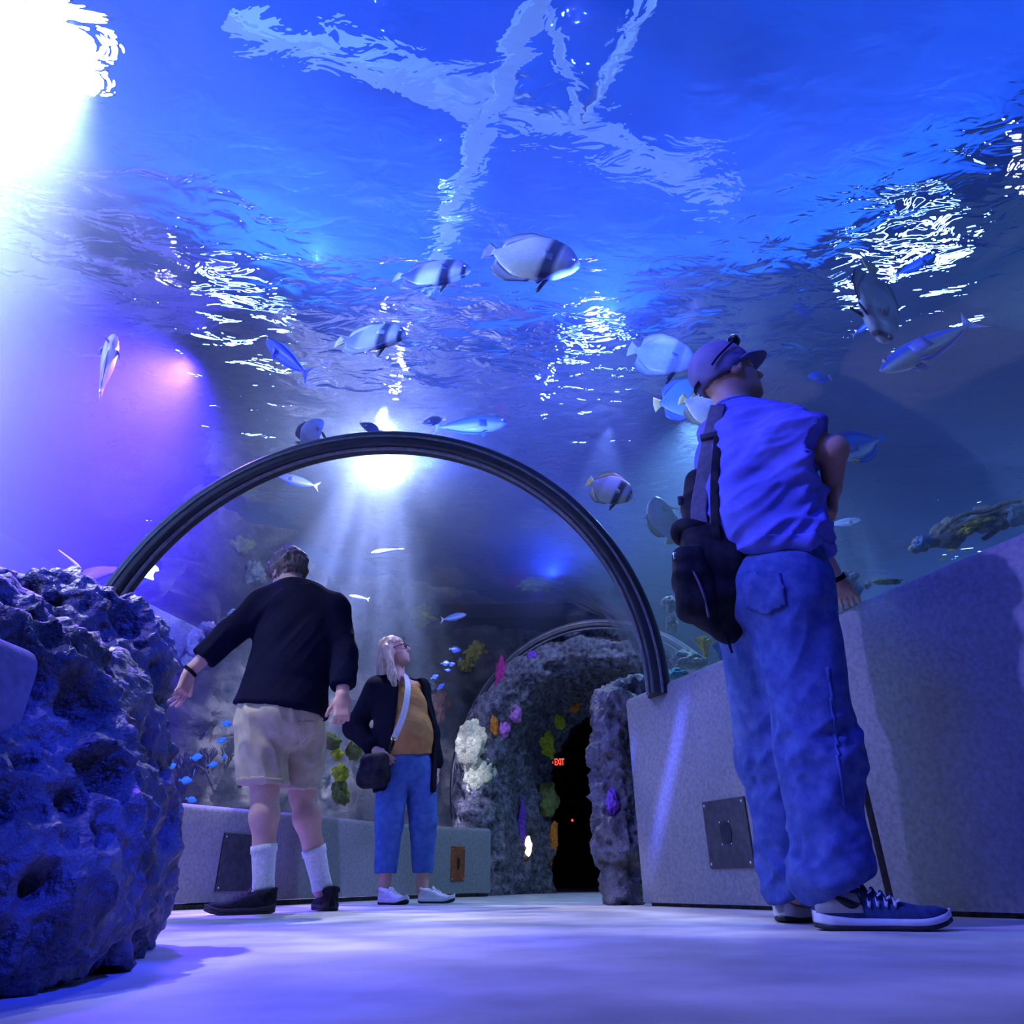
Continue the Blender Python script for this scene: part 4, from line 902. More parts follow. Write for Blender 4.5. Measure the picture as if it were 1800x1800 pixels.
# ================================================================== the woman
def woman():
    fd = unit(V3(.52, -.85, 0)); ld = unit(V3(.85, .52, 0)); Y = 4.78
    root = empty('person', W(722, 1584, Y=Y) * V3(1, 1, 0), 'person with long fair hair and glasses in a mustard top and black cardigan, looking up', 'person')
    neck = W(700, 1192, Y=Y + .03); rsh = W(662, 1210, Y=Y - .04); lsh = W(736, 1212, Y=Y + .12); chest = W(703, 1236, Y=Y + .02); belly = W(714, 1290, Y=Y - .01); pel = W(714, 1336, Y=Y)
    rhip = W(692, 1352, Y=Y - .04); lhip = W(737, 1352, Y=Y + .05); rkn = W(684, 1440, Y=Y - .04); lkn = W(744, 1440, Y=Y + .05); ran = W(676, 1556, Y=Y - .02); lan = W(742, 1552, Y=Y + .12)
    rel = W(624, 1278, Y=Y + .03); rwr = W(664, 1322, Y=Y - .14); lel = W(756, 1290, Y=Y + .20); lwr = W(766, 1352, Y=Y + .16)
    hc = W(693, 1146, Y=Y + .02); hf = unit(V3(.90, -.22, .30)); hu = unit(V3(-.32, 0, .95)); sc = .93
    P = []; R, q = head(P, hc, hf, hu, sc)
    P += [C(hc - hu * .05 - hf * .02, neck - UP * .03, .05, .054, k=.03), C(neck - UP * .04, lsh, .05, .045, k=.04), C(neck - UP * .04, rsh, .05, .045, k=.04)]
    P += [C(chest, belly, .14, .15, flat=(fd, .75), k=.06), C(belly, pel, .15, .165, flat=(fd, .75), k=.06)]
    for a, b, c in ((lhip, lkn, lan), (rhip, rkn, ran)): P += [C(a, b, .095, .066, k=.04), C(b, c, .060, .036, k=.03), C(c, c - UP * .04, .034, .036, k=.02)]
    P += [C(rsh, rel, .048, .04, k=.03), C(rel, rwr, .040, .027, k=.02), C(lsh, lel, .048, .04, k=.03), C(lel, lwr, .040, .027, k=.02)]
    d1 = unit(W(690, 1342, Y=Y - .2) - rwr); hand(P, rwr + d1 * .01, d1, V3(.2, .9, -.3), V3(.5, 0, .8), .9, curl=(35, 40, 25)); d2 = unit(W(767, 1378, Y=Y + .14) - lwr); hand(P, lwr + d2 * .01, d2, V3(-.6, .5, 0), V3(.3, -.8, 0), .9, curl=(25, 30, 25))
    V, F = implicit(P, .0050, .02); b = mesh('body', V, F, M_skin, root); eyes(b, R, q, sc)
    T = [C(chest, belly, .158, .175, flat=(fd, .80), k=.06), C(belly, pel + UP * .03, .176, .186, flat=(fd, .80), k=.05), E(chest - UP * .02 + fd * .06 + ld * .06, .085, k=.06), E(chest - UP * .02 + fd * .06 - ld * .06, .085, k=.06), E(belly + fd * .07 - UP * .02, (.14, .11, .12), np.array([ld, fd, UP]), k=.06), C(neck - UP * .055, lsh, .06, .055, k=.04), C(neck - UP * .055, rsh, .06, .055, k=.04)]
    f1 = folds(V3(1, .3, -.25), 13, 3, 3); o, TV, TF = cloth('mustard_top', T, .0068, .03, M_must, root, [(W(722, 1324, Y=Y - .15), unit(V3(.12, 0, -1))), (neck - UP * .02, unit(UP + fd * .5))], f1, .007)
    J = [C(pel + UP * .05, pel, .165, .180, flat=(fd, .78), k=.05), E(pel - UP * .05 - fd * .04, (.18, .15, .12), np.array([ld, fd, UP]), k=.05)]
    for a, b_, c in ((lhip, lkn, lan), (rhip, rkn, ran)): J += [C(a, b_, .112, .086, k=.012), C(b_, c + UP * .07, .085, .066, k=.012)]
    zk = rkn[2]; fk = folds(V3(1, .2, .2), 16, 4, 8); fl = folds(V3(.1, 0, 1), 9, 3, 9)
    cloth('jeans', J, .0068, .02, M_ltden, root, [(V3(0, 0, ran[2] + .065), -UP), (pel + UP * .11, UP)], lambda X: .5 * fl(X) + fk(X) * np.exp(-((X[:, 2] - zk + .03) / .08) ** 2) * 1.3, .008)
    # open cardigan: back and both fronts, sleeves
    K = [C(chest, belly, .188, .200, flat=(fd, .84), k=.06), C(belly, pel - UP * .16, .200, .205, flat=(fd, .86), k=.05), C(neck - UP * .055, lsh, .072, .066, k=.05), C(neck - UP * .055, rsh, .072, .070, k=.05), C(rsh, rel, .074, .068, k=.05), C(rel, rel + (rwr - rel) * .75, .068, .058, k=.04), C(lsh, lel, .070, .062, k=.05), C(lel, lel + (lwr - lel) * .8, .060, .054, k=.03)]
    def carve(Fd, ax):
        dx, dy, dz = ax[0][:, None, None] - chest[0], ax[1][None, :, None] - chest[1], ax[2][None, None, :] - chest[2]
        a = dx * ld[0] + dy * ld[1] + 0 * dz; f = dx * fd[0] + dy * fd[1] + 0 * dz
        wid = np.interp(dz.ravel(), [-.7, -.3, .0, .15, .25], [.15, .15, .115, .10, .08])[None, None, :]
        open_ = np.maximum(np.abs(a - .035) - wid, -.02 - f)                        # the open front
        hem = (pel[2] - .20) - ax[2][None, None, :]; nk = (dz - (neck[2] - chest[2]) - .01) - .35 * f * 0
        tl = (ax[0][:, None, None] - rwr[0]) ** 2 + (ax[1][None, :, None] - rwr[1]) ** 2 + (ax[2][None, None, :] - rwr[2]) ** 2
        return np.maximum(np.maximum(np.maximum(Fd, -open_), hem), nk).astype(np.float32)
    cloth('cardigan', K, .0072, .03, M_blk, root, None, folds(V3(.1, .1, 1), 9, 2.5, 4), .009) if False else None
    V, F = implicit(K, .0072, .03, None, carve); V = puff(V, F, .009, folds(V3(.1, .1, 1), 9, 2.5, 4)); mesh('cardigan', V, F, M_blk, root)
    # hair
    back = q(-.075, 0, -.02)
    HP = [E(q(-.020, 0, .032), np.array([.106, .092, .100]) * sc, R, k=.02), C(back, W(676, 1182, Y=Y + .06), .062, .060, flat=(fd, .8), k=.05), C(W(676, 1180, Y=Y + .06), W(668, 1204, Y=Y + .05), .060, .040, k=.04),
          C(q(-.01, -.082, .01), W(690, 1190, Y=Y - .10), .026, .024, k=.03), C(W(688, 1180, Y=Y - .09), W(694, 1206, Y=Y - .13), .026, .012, k=.02), C(q(-.01, .080, .0), W(712, 1196, Y=Y + .02), .022, .016, k=.03)]
    V, F = implicit(HP, .0055, .02, cut=None, carve=None); D = (V - hc) @ R.T
    keep = ~((D[:, 0] > .028 * sc) & (D[:, 2] < .045 * sc) & (np.abs(D[:, 1]) < .09) & (D[:, 2] > -.12)); V = puff(V, F, .006, lambda X: ridged(np.stack([X[:, 0] * 30, X[:, 1] * 30, X[:, 2] * 5], 1), 2, 5))
    Dp = np.maximum(0, D[:, 0] - .028 * sc) * (~keep); V = V - Dp[:, None] * hf * 1.0
    mesh('hair', V, F, M_hairy, root)
    # glasses
    gl = None
    for b_ in (-1, 1):
        c = q(.104, b_ * .033, .004); an = np.linspace(0, 2 * np.pi, 25); fr_ = [c + R[1] * .025 * math.cos(a) * sc + R[2] * .018 * math.sin(a) * sc for a in an]
        V, F = sweep(fr_, circ(.0032, 6), up=hf)
        if gl is None: gl = mesh('glasses', V, F, M_rub, root); gl['label'] = 'dark-rimmed glasses'
        else: mesh('rim', V, F, M_rub, gl)
        mesh('temple', *sweep(spline([q(.104, b_ * .058, .008), q(.06, b_ * .075, .010), q(-.002, b_ * .083, .006), q(-.02, b_ * .082, -.010)], 12), circ(.003, 6), up=hu), M_rub, gl)
    mesh('bridge', *sweep([q(.106, -.010, .008), q(.110, 0, .010), q(.106, .010, .008)], circ(.0028, 6), up=hu), M_rub, gl)
    mesh('earring', *ball(q(.006, -.086, -.040), .006), M_screw, root)
    # shoes
    h = W(668, 1588, Y=Y - .04); h[2] = 0; shoe(root, h, h + unit(V3(.74, -.67, 0)) * .245, .098, .092, M_wht, M_wht, 'white leather trainer in front', .034, M_lace=M_wht)
    h = W(736, 1586, Y=Y + .12); h[2] = 0; shoe(root, h, h + unit(V3(.93, -.36, 0)) * .245, .098, .092, M_wht, M_wht, 'white leather trainer nearer the wall', .034, M_lace=M_wht)
    # ------------------------------------------------ her bag
    bc = W(658, 1350, Y=Y - .20); bg = empty('shoulder_bag', bc, 'black shoulder bag on a wide white strap across the woman in glasses', 'bag')
    X = unit(V3(.95, -.3, 0)); R4 = np.array([X, np.cross(UP, X), UP])
    V, F = implicit([B(bc + UP * .01, (.095, .045, .075), R4, .044), C(bc - UP * .065 - X * .055, bc - UP * .065 + X * .045, .055, k=.06)], .006, .03); V = puff(V, F, .005, folds(V3(1, 0, .6), 9, 4, 5)); mesh('bag_body', V, F, M_bag, bg)
    p0 = W(693, 1297, Y=Y - .26)
    sp = spline([W(713, 1186, Y=Y - .02), W(717, 1205, Y=Y - .17), W(714, 1236, Y=Y - .235), W(706, 1266, Y=Y - .26), p0], 30); st = mesh('strap', *sweep(sp, rrect(.040, .005, .002), ups=[unit(fd + UP * .12)] * 30), M_strap, bg); st['label'] = 'wide white webbing strap'
    mesh('clasp', *sweep([p0 + X * .022 * math.cos(a) + UP * .014 * math.sin(a) for a in np.linspace(0, 2 * np.pi, 17)], circ(.004, 6), up=fd), M_gold, bg)
    mesh('tab', *sweep(spline([p0 - UP * .01, W(690, 1310, Y=Y - .26), W(684, 1325, Y=Y - .25)], 8), rrect(.018, .006, .002), up=fd), M_bag, bg)
woman()
# ------------------------------------------------------------------ artificial reef behind the far panes
def reef():
    P = spline([(-6.3, 10.0, 0), (-4.9, 9.0, 0), (-3.9, 7.6, 0), (-3.3, 6.3, 0), (-3.1, 7.2, 0), (-2.4, 8.3, 0), (-1.0, 9.2, 0), (.4, 9.9, 0), (2.2, 10.3, 0), (4.5, 10.6, 0)], 260)[:, :2]
    nz = 110; V = []
    for i, (x, y) in enumerate(P):
        d = P[min(i + 1, 259)] - P[max(i - 1, 0)]; d = d / np.linalg.norm(d); nx, ny = d[1], -d[0]
        z0 = -.1 if x < .1 else 2.62
        for j in range(nz):
            t = j / (nz - 1); z = z0 + (3.86 - z0) * t; lean = .45 * (1 - t) ** 2 - .1
            V.append((x + nx * lean, y + ny * lean, z))
    V = np.array(V); i, j = np.meshgrid(np.arange(259), np.arange(nz - 1), indexing='ij'); a = (i * nz + j).ravel(); F = np.stack([a, a + nz, a + nz + 1, a + 1], 1)
    N = normals(V, F); d = .38 * fbm(V * .8, 3, 61) + .16 * ridged(V * 2.2, 3, 63) + .05 * fbm(V * 8, 2, 65) - .3 * np.maximum(0, .45 - worley(V * 1.6, 66))
    return V + N * d[:, None], F
RV, RF = reef(); tag(mesh('wall_reef', RV, RF, M_reef), kind='structure')
R_BVH = BVHTree.FromPolygons([Vector(v) for v in RV], [list(map(int, f)) for f in RF])
def coral(px, py, w, h, th, m, label, seed, ang=0, t=None, kind='lump', rough=.3, group=None):
    """a coral growing on the reef (or standing at depth t) as big as it shows"""
    if t is None: p, nrm = on_bvh(R_BVH, px, py, 8.5)
    else: p = W(px, py, t=t); nrm = -unit(ray(px, py))
    k = ((p - CAM) @ CF) / FPX; f = unit(CAM - p)
    if kind == 'lump':
        D, F = sphere_grid(56, 30); s = 1 + rough * fbm(D * 2.0 + seed, 3, seed) + .2 * rough * fbm(D * 8, 2, seed + 2)
        a = math.radians(ang); x = CR * math.cos(a) + CU * math.sin(a); z = CU * math.cos(a) - CR * math.sin(a)
        P = D * s[:, None] * np.array([w * k / 2, th, h * k / 2]); V = p + P[:, :1] * x + P[:, 1:2] * f + P[:, 2:3] * z
    elif kind == 'bush':
        r = random.Random(seed); parts = []
        def branch(b, d, L, rad, lv):
            e = b + d * L; parts.append(C(b, e, rad, rad * .75, k=rad * .8))
            if lv > 0:
                for _ in range(3): branch(e, unit(d + V3(r.uniform(-1, 1), r.uniform(-1, 1), r.uniform(-.3, .9)) * .75), L * .72, rad * .75, lv - 1)
        H = h * k; base = p - UP * H * .45
        for q in range(4): branch(base, unit(V3(r.uniform(-.6, .6), r.uniform(-.6, .6), 1)), H * .34, max(w * k * .05, .012), 2)
        V, F = implicit(parts, max(H / 60, .007), .01)
    o = mesh('coral', V, F, m); return tag(o, label, 'coral', group)
# corals seen through the far left pane
def rough_cyl(a, b, r, m, name, seed, amp=.02):
    P = spline([a, (np.asarray(a) + b) / 2, b], 60); V, F = sweep(P, circ(r, 30)); F4 = np.array([f for f in F if len(f) == 4]); N = normals(V, F4); V = V + N * (amp * fbm(V * 6, 3, seed))[:, None]
    return mesh(name, V, F, m)
col_ = rough_cyl(W(226, 1078, t=6.0), W(338, 1136, t=6.0), .15, cm('column_stone', (.16, .20, .20)), 'fallen_column', 4, .012); tag(col_, 'pale fallen column lying in the tank beyond the near rock', 'column')
coral(345, 1130, 40, 46, .15, cm('coral_grey_blue', (.34, .38, .48)), "grey-blue coral head at the end of the pale fallen column", 71, t=5.9)
coral(366, 1106, 34, 24, .12, cm('coral_grey_violet', (.32, .30, .44)), "flat grey-violet coral just above the grey-blue coral head", 72, t=6.0)
coral(335, 1158, 28, 34, .12, M_pale, "small pale coral under the grey-blue coral head", 73, t=5.95)
coral(374, 1122, 26, 20, .1, M_olive, "olive coral cup by the boy's raised sleeve", 78, t=6.05)
coral(412, 1078, 22, 14, .1, cm('coral_ice', (.50, .68, .75)), "small ice-blue coral against the boy's shoulder", 74, t=6.3)
coral(404, 1088, 24, 8, .08, M_yel, "yellow fringe coral under the ice-blue coral", 75, t=6.3)
for i, (x, y, w, h) in enumerate(((580, 1302, 40, 26), (594, 1325, 20, 22), (622, 1318, 26, 34), (598, 1360, 28, 30), (599, 1395, 30, 44))):
    coral(x, y, w, h, .1, [M_olive, M_lime, M_olive, M_lime, M_olive][i], ['round olive soft coral just below the hand of the boy', 'bright lime coral knob between the boy and the woman', "olive coral next to the woman's bag", 'lime green coral clump above the ledge behind the boy', 'long green coral hanging low behind the boy, last of its cluster'][i], 80 + i, t=5.6 + .05 * i)
for i, (x, y, w, h, m, lb) in enumerate(((838, 1146, 34, 30, M_yel, 'yellow sponge coral outside the archway'), (822, 1170, 26, 26, M_yel, 'smaller yellow sponge coral below the other one by the archway'), (772, 1240, 30, 44, M_rust2, "rust-orange coral between the woman and the archway"), (925, 1088, 60, 20, M_redd, 'dull red coral crust above the archway'), (862, 1092, 40, 34, M_redd, 'dark red coral above the yellow sponges'),
                                         (742, 1082, 44, 34, M_olive, 'dark olive coral fan over the woman'), (945, 1024, 56, 24, M_olive, 'olive coral ledge high on the dark reef'), (758, 1204, 16, 18, M_pale, "pale coral ball behind the woman's shoulder"), (460, 920, 24, 60, M_pale, 'straw-coloured encrusting coral high on the reef edge'), (448, 1010, 34, 40, M_pale, "straw-coloured coral beside the boy's head"), (420, 960, 40, 30, M_olive, 'olive coral patch on the reef left of the boy'))):
    coral(x, y, w, h, .12, m, lb, 100 + i, rough=.5)
for i, (x, y, w, h) in enumerate(((330, 1350, 60, 90), (385, 1340, 50, 100), (430, 1330, 44, 110), (300, 1400, 60, 40))):
    coral(x, y, w, h, .2, M_rust2 if i == 2 else M_reef, ['dark branching coral behind the blue fish school', "dark branching coral next to the boy's shorts", "rusty branching coral half hidden by the boy's legs", 'low dark branching coral on the ledge beside the near rock'][i], 120 + i, t=6.1, kind='bush')
# right side of the tank
def ledge():
    pts = [W(1598, 968, t=4.3), W(1640, 952, t=4.3), W(1700, 930, t=4.3), W(1760, 906, t=4.2), W(1830, 880, t=4.1)]
    P = spline(pts, 80); V, F = sweep(P, circ(.13, 40, .085), scale=np.interp(np.linspace(0, 1, 80), [0, .06, .3, .6, 1], [.12, .40, .6, .72, .9])); F4 = np.array([f for f in F if len(f) == 4]); V = V + normals(V, F4) * (.035 * fbm(V * 7, 4, 5) + .02 * ridged(V * 14, 2, 6))[:, None]
    root = mesh('rock_ledge', V, F, cm('ledge_rock', (.26, .27, .20))); tag(root, 'long coral-crusted rock ledge above the top of the right wall', 'rock')
    for a in ([(1650, 938), (1672, 916), (1700, 903), (1738, 897), (1762, 886), (1800, 878), (1840, 874)], [(1668, 934), (1705, 916), (1740, 902), (1780, 886)], [(1728, 948), (1752, 932), (1760, 916), (1745, 910)]):
        mesh('rib', *sweep(spline([W(x, y, t=4.16) for x, y in a], 40), circ(.014, 8)), cm('rib_rock', (.30, .34, .18)), root)
    return root
ledge()
coral(1622, 952, 34, 20, .08, cm('coral_steel', (.22, .40, .60)), 'blue-white coral knob at the tip of the long rock ledge', 131, t=4.15, ang=20)
coral(1715, 925, 50, 16, .07, M_yel, 'straw-yellow coral tufts on top of the long rock ledge', 132, t=4.1, ang=22, rough=.6)
coral(1790, 905, 40, 34, .1, cm('coral_sea', (.20, .38, .38)), 'pale teal coral head by the thick end of the long rock ledge', 133, t=4.1)
for i, (x, y, w, h, m, lb, t) in enumerate(((1176, 1062, 26, 26, M_pale, 'pale boxy coral boulder just right of the ring frame', 5.2), (1180, 1098, 22, 30, M_pale, 'pale fan coral under the boxy coral boulder', 5.2), (1212, 1160, 58, 30, M_pale, 'low grey coral dome at the foot of the ring frame', 4.9), (1190, 1185, 40, 20, M_teal, 'teal rubble coral on the wall edge by the ring frame', 4.7), (1490, 1020, 40, 28, M_pale, "pale round coral boulder beyond the capped man's back pocket side", 4.2), (1498, 1040, 34, 26, M_teal, 'teal coral boulder below the pale round one near the wall joint', 4.1), (1524, 1028, 14, 14, M_pale, 'little pale coral ball near the wall joint', 4.2), (1560, 1022, 50, 12, M_olive, 'thin green coral edge peeping over the right wall', 3.7))):
    coral(x, y, w, h, .1, m, lb, 140 + i, t=t)
coral(1238, 1132, 34, 44, .1, M_yel, 'yellow branching coral below the backpack', 150, t=4.6, kind='bush')
coral(1266, 1140, 36, 36, .1, cm('coral_blue', (.06, .14, .50)), 'blue branching coral below the backpack', 151, t=4.6, kind='bush')
coral(1298, 1138, 34, 24, .1, M_olive, 'olive branching coral between backpack and jeans', 152, t=4.5, kind='bush')

# ------------------------------------------------------------------ fish
M_scale = mat('fish_skin', (.88, .88, .88), (1, 1, 1), rough=.35, scale=60, attr=True, spec=.5, bump=.1, bscale=200, bdist=.001)
lerp = lambda a, b, t: np.asarray(a) * (1 - t) + np.asarray(b) * t
def sst(a, b, x): t = np.clip((x - a) / (b - a), 0, 1); return t * t * (3 - 2 * t)
KIND = {
    'bat': dict(top=[(0, .0), (.04, .11), (.16, .27), (.36, .37), (.58, .35), (.76, .19), (.85, .06), (.9, .055)], bot=[(0, .0), (.04, .10), (.18, .23), (.38, .33), (.6, .32), (.78, .17), (.86, .055), (.9, .05)], w=[(0, .0), (.06, .05), (.2, .085), (.45, .08), (.75, .03), (.9, .012)], end=.87),
    'slim': dict(top=[(0, 0), (.04, .05), (.15, .095), (.35, .115), (.6, .085), (.78, .035), (.86, .018), (.9, .02)], bot=[(0, 0), (.05, .055), (.18, .10), (.38, .115), (.6, .085), (.78, .035), (.86, .018), (.9, .02)], w=[(0, 0), (.05, .04), (.2, .075), (.4, .08), (.7, .04), (.9, .01)], end=.86),
    'tang': dict(top=[(0, 0), (.05, .09), (.2, .19), (.4, .23), (.62, .18), (.78, .06), (.84, .035), (.88, .04)], bot=[(0, 0), (.05, .08), (.2, .18), (.4, .22), (.62, .17), (.78, .06), (.84, .035), (.88, .04)], w=[(0, 0), (.06, .04), (.25, .07), (.5, .06), (.8, .02), (.88, .01)], end=.85)}
def pal(kind, tone):
    def bat(u, v, fin=0):
        c = np.broadcast_to(np.array(tone.get('base', (.78, .78, .84))), (len(u), 3)).copy(); bel = np.array(tone.get('belly', (.80, .80, .66)))
        c = c + (bel - c) * sst(.2, -.6, v)[:, None]; dk = np.array(tone.get('dark', (.015, .018, .03)))
        g = tone.get('mott', .35) * (.5 + .5 * fbm(np.stack([u * 7, v * 3, 0 * u + tone.get('seed', 1)], 1), 3, 9)); c = c + (np.array((.22, .25, .5)) - c) * np.clip(g * sst(.35, .8, u), 0, 1)[:, None]
        bars = np.maximum(sst(.035, .06, u) * sst(.12, .085, u) * tone.get('b1', .8), sst(.20, .235, u) * sst(.38, .33, u) * tone.get('b2', 1)); bars = np.maximum(bars, sst(.60, .70, u) * tone.get('b3', .35))
        return c + (dk - c) * np.clip(bars, 0, 1)[:, None]
    def two(u, v, fin=0):
        c = np.broadcast_to(np.array(tone['base']), (len(u), 3)).copy(); return c + (np.array(tone['belly']) - c) * sst(.05, -.45, v)[:, None]
    return bat if kind == 'bat' else two
NF = [0]
def fish(nose, tail, t0, t1, kind, label, tone, up=None, roll=0, name='fish', cat='fish', group=None, bend=0.0, detail=True, deep=1.0, parent=None):
    n_ = W(*nose, t=t0); t_ = W(*tail, t=t1); L = np.linalg.norm(n_ - t_); h = unit(n_ - t_); u0 = UP if up is None else np.asarray(up, float)
    s = unit(np.cross(h, u0)); u = np.cross(s, h); s, u = rot(s, h, math.radians(roll)), rot(u, h, math.radians(roll))
    K = KIND[kind]; roll = roll - (14 if kind == 'bat' and up is None else 0); NF[0] += 1; nu, nv = (46, 28) if detail else (24, 14); us = np.linspace(0, K['end'] + .03, nu) ** 1.0; us = (K['end'] + .03) * (.5 - .5 * np.cos(np.linspace(0, np.pi * .92, nu))) / (.5 - .5 * math.cos(np.pi * .92))
    f = lambda tb, x: np.interp(x, [a for a, _ in tb], [b for _, b in tb])
    T = f(K['top'], us) * deep; Bm = f(K['bot'], us) * deep; Wd = f(K['w'], us)
    sm = lambda q: np.convolve(np.pad(q, 2, mode='edge'), [.1, .2, .4, .2, .1], 'valid')
    T, Bm, Wd = sm(T), sm(Bm), sm(Wd); T[0] = Bm[0] = Wd[0] = .004
    bx = lambda x: bend * (np.maximum(0, x - .45) ** 2) * 2
    V = []; cu_ = []; cv_ = []
    for i, x in enumerate(us):
        for j in range(nv):
            a = 2 * np.pi * j / nv; ca, sa = math.cos(a), math.sin(a); v = T[i] * sa if sa > 0 else Bm[i] * sa
            V.append(n_ - h * (x * L) + u * (v * L) + s * (L * (Wd[i] * np.sign(ca) * abs(ca) ** .85 + bx(x)))); cu_.append(x); cv_.append(sa)
    F = [[i * nv + j, i * nv + (j + 1) % nv, (i + 1) * nv + (j + 1) % nv, (i + 1) * nv + j] for i in range(nu - 1) for j in range(nv)] + [list(range(nv))[::-1], [(nu - 1) * nv + j for j in range(nv)]]
    col = pal(kind, tone)(np.array(cu_), np.array(cv_))
    dk = np.array(tone.get('dark', (.02, .02, .03))); fin = np.array(tone.get('fin', tone['base'])); tl = np.array(tone.get('tail', fin))
    def plate(base, tip, c0, c1, th=.007, n=3):
        """fin between a base edge and a tip edge, both lists of (along, height, side)"""
        m = len(base); V = []; cc = []
        for sg in (1, -1):
            for q in range(n + 1):
                w = q / n
                for b, e in zip(base, tip):
                    p = lerp(b, e, w); V.append(n_ - h * (p[0] * L) + u * (p[1] * L) + s * (L * (p[2] + bx(p[0]) + sg * th * (1 - .8 * w)))); cc.append(lerp(c0, c1, sst(.45, 1, w)))
        F = []; o = (n + 1) * m
        for q in range(n):
            for i in range(m - 1):
                a = q * m + i; F.append([a, a + 1, a + m + 1, a + m]); F.append([a + o, a + m + o, a + m + 1 + o, a + 1 + o])
        for i in range(m - 1): F += [[i, i + o, i + 1 + o, i + 1], [n * m + i, n * m + i + 1, n * m + i + 1 + o, n * m + i + o]]
        for q in range(n): F += [[q * m, (q + 1) * m, (q + 1) * m + o, q * m + o], [q * m + m - 1, q * m + m - 1 + o, (q + 1) * m + m - 1 + o, (q + 1) * m + m - 1]]
        return np.array(V), F, np.array(cc)
    e0 = K['end']; hh = f(K['top'], e0) * deep; fins = {}
    xs = np.linspace(-1, 1, 9); spread = tone.get('spread', .13)
    if kind == 'slim': tipx = e0 + (1 - e0) * (.55 + .45 * np.abs(xs) ** 1.5)
    else: tipx = 1 - .03 * (1 - np.abs(xs)) * 0 - .02 * np.abs(xs)
    fins['tail_fin'] = plate([(e0 - .01, y * hh * .9, 0) for y in xs], [(tx, y * spread, 0) for y, tx in zip(xs, tipx)], tl, tone.get('tail_tip', tl))
    a0, a1 = {'bat': (.34, .83), 'slim': (.22, .80), 'tang': (.25, .79)}[kind]; q = np.linspace(a0, a1, 14); ft = {'bat': .105, 'slim': .03, 'tang': .075}[kind]
    prof = np.sin(np.linspace(.15, np.pi * .93, 14)) ** .6 * ft if kind != 'bat' else np.interp(np.linspace(0, 1, 14), [0, .35, .75, .92, 1], [.01, .06, .125, .115, .02])
    sh = {'bat': .045, 'slim': .01, 'tang': .02}[kind]; edge = tone.get('edge', dk)
    fins['dorsal_fin'] = plate([(x, f(K['top'], x) * deep * .96, 0) for x in q], [(x + sh * p / max(ft, .01), f(K['top'], x) * deep + p, 0) for x, p in zip(q, prof)], fin, edge)
    fins['anal_fin'] = plate([(x, -f(K['bot'], x) * deep * .96, 0) for x in q[2:]], [(x + sh * p / max(ft, .01), -f(K['bot'], x) * deep - p, 0) for x, p in zip(q[2:], prof[2:])], fin, edge)
    for k_, sg in (('pelvic_fin', 1), ('pelvic_fin', -1)):
        ln = {'bat': .17, 'slim': .05, 'tang': .06}[kind]; fins[k_ + str(sg)] = plate([(.24, -f(K['bot'], .24) * deep * .93, sg * .02), (.29, -f(K['bot'], .29) * deep * .94, sg * .02)], [(.30, -f(K['bot'], .24) * deep - ln, sg * .05), (.335, -f(K['bot'], .29) * deep - ln * .8, sg * .05)], tone.get('pelvic', fin), tone.get('pelvic', fin))
    for sg in (1, -1): fins['pectoral_fin' + str(sg)] = plate([(.25, .02, sg * .07), (.25, -.07, sg * .07)], [(.37, .02, sg * .12), (.35, -.10, sg * .12)], lerp(fin, (.4, .4, .5), .3), lerp(fin, (.4, .4, .5), .3), .003)
    if not detail:
        Vs = [np.array(V)]; cs = [col]; Fs = [list(x) for x in F]; o = len(V)
        for nm in ('tail_fin', 'dorsal_fin', 'anal_fin'):
            v_, f_, c_ = fins[nm]; Vs.append(v_); cs.append(c_); Fs += [[i + o for i in q_] for q_ in f_]; o += len(v_)
        return tag(mesh(name, np.concatenate(Vs), Fs, M_scale, col=np.concatenate(cs)), label, cat, group)
    root = empty(name, n_ - h * (.4 * L), label, cat, group); mesh('body', V, F, M_scale, root, col=col)
    for nm, (v_, f_, c_) in fins.items(): mesh(nm.rstrip('-1'), v_, f_, M_scale, root, col=c_)
    for sg in (1, -1):
        ue = .075 if kind == 'bat' else .06; p = n_ - h * (ue * L) + u * (.035 * L) + s * (sg * L * (f(K['w'], ue) * .93)); e = mesh('eye', *ball(p, .017 * L, None, 12, 8), M_eye, root); mesh('pupil', *ball(p + s * sg * .010 * L, .0095 * L, None, 10, 6), M_pup, e)
    return root
BT = dict(base=(.60, .60, .70), belly=(.62, .62, .42), fin=(.55, .56, .66), tail=(.75, .62, .12), tail_tip=(.70, .68, .35), pelvic=(.02, .02, .025), spread=.15)
def bt(**k): d = dict(BT); d.update(k); return d
GRP = 'batfish swimming outside the clear tunnel'
fish((1019, 470), (850, 440), 3.5, 3.6, 'bat', 'biggest whitish batfish high in the middle, with a dark face bar', bt(base=(.74, .72, .82), mott=.15, b1=.25, b3=.0, tail=(.5, .5, .55), tail_tip=(.12, .12, .14), seed=2), name='batfish', group=GRP, roll=-8)
fish((828, 476), (692, 487), 3.75, 3.85, 'bat', 'dark-barred batfish just behind the biggest whitish one', bt(base=(.26, .26, .42), mott=.9, b3=.9, b1=1, tail=(.55, .58, .75), tail_tip=(.03, .03, .05), fin=(.14, .15, .24), seed=3), name='batfish', group=GRP, roll=-18, deep=.9)
fish((715, 588), (590, 602), 4.0, 4.1, 'bat', 'grey-barred batfish with a yellow tail, lowest of the three in the middle', bt(base=(.34, .36, .40), belly=(.50, .50, .30), mott=.7, b3=.6, b1=1, tail=(.6, .5, .06), seed=4), name='batfish', group=GRP, roll=-18, deep=.88)
fish((1224, 640), (1104, 612), 4.2, 4.3, 'bat', "pale violet batfish right behind the man's cap", bt(base=(.80, .80, .95), mott=.5, b1=.3, b2=.5, b3=.1, edge=(.05, .06, .12), seed=5), name='batfish', group=GRP)
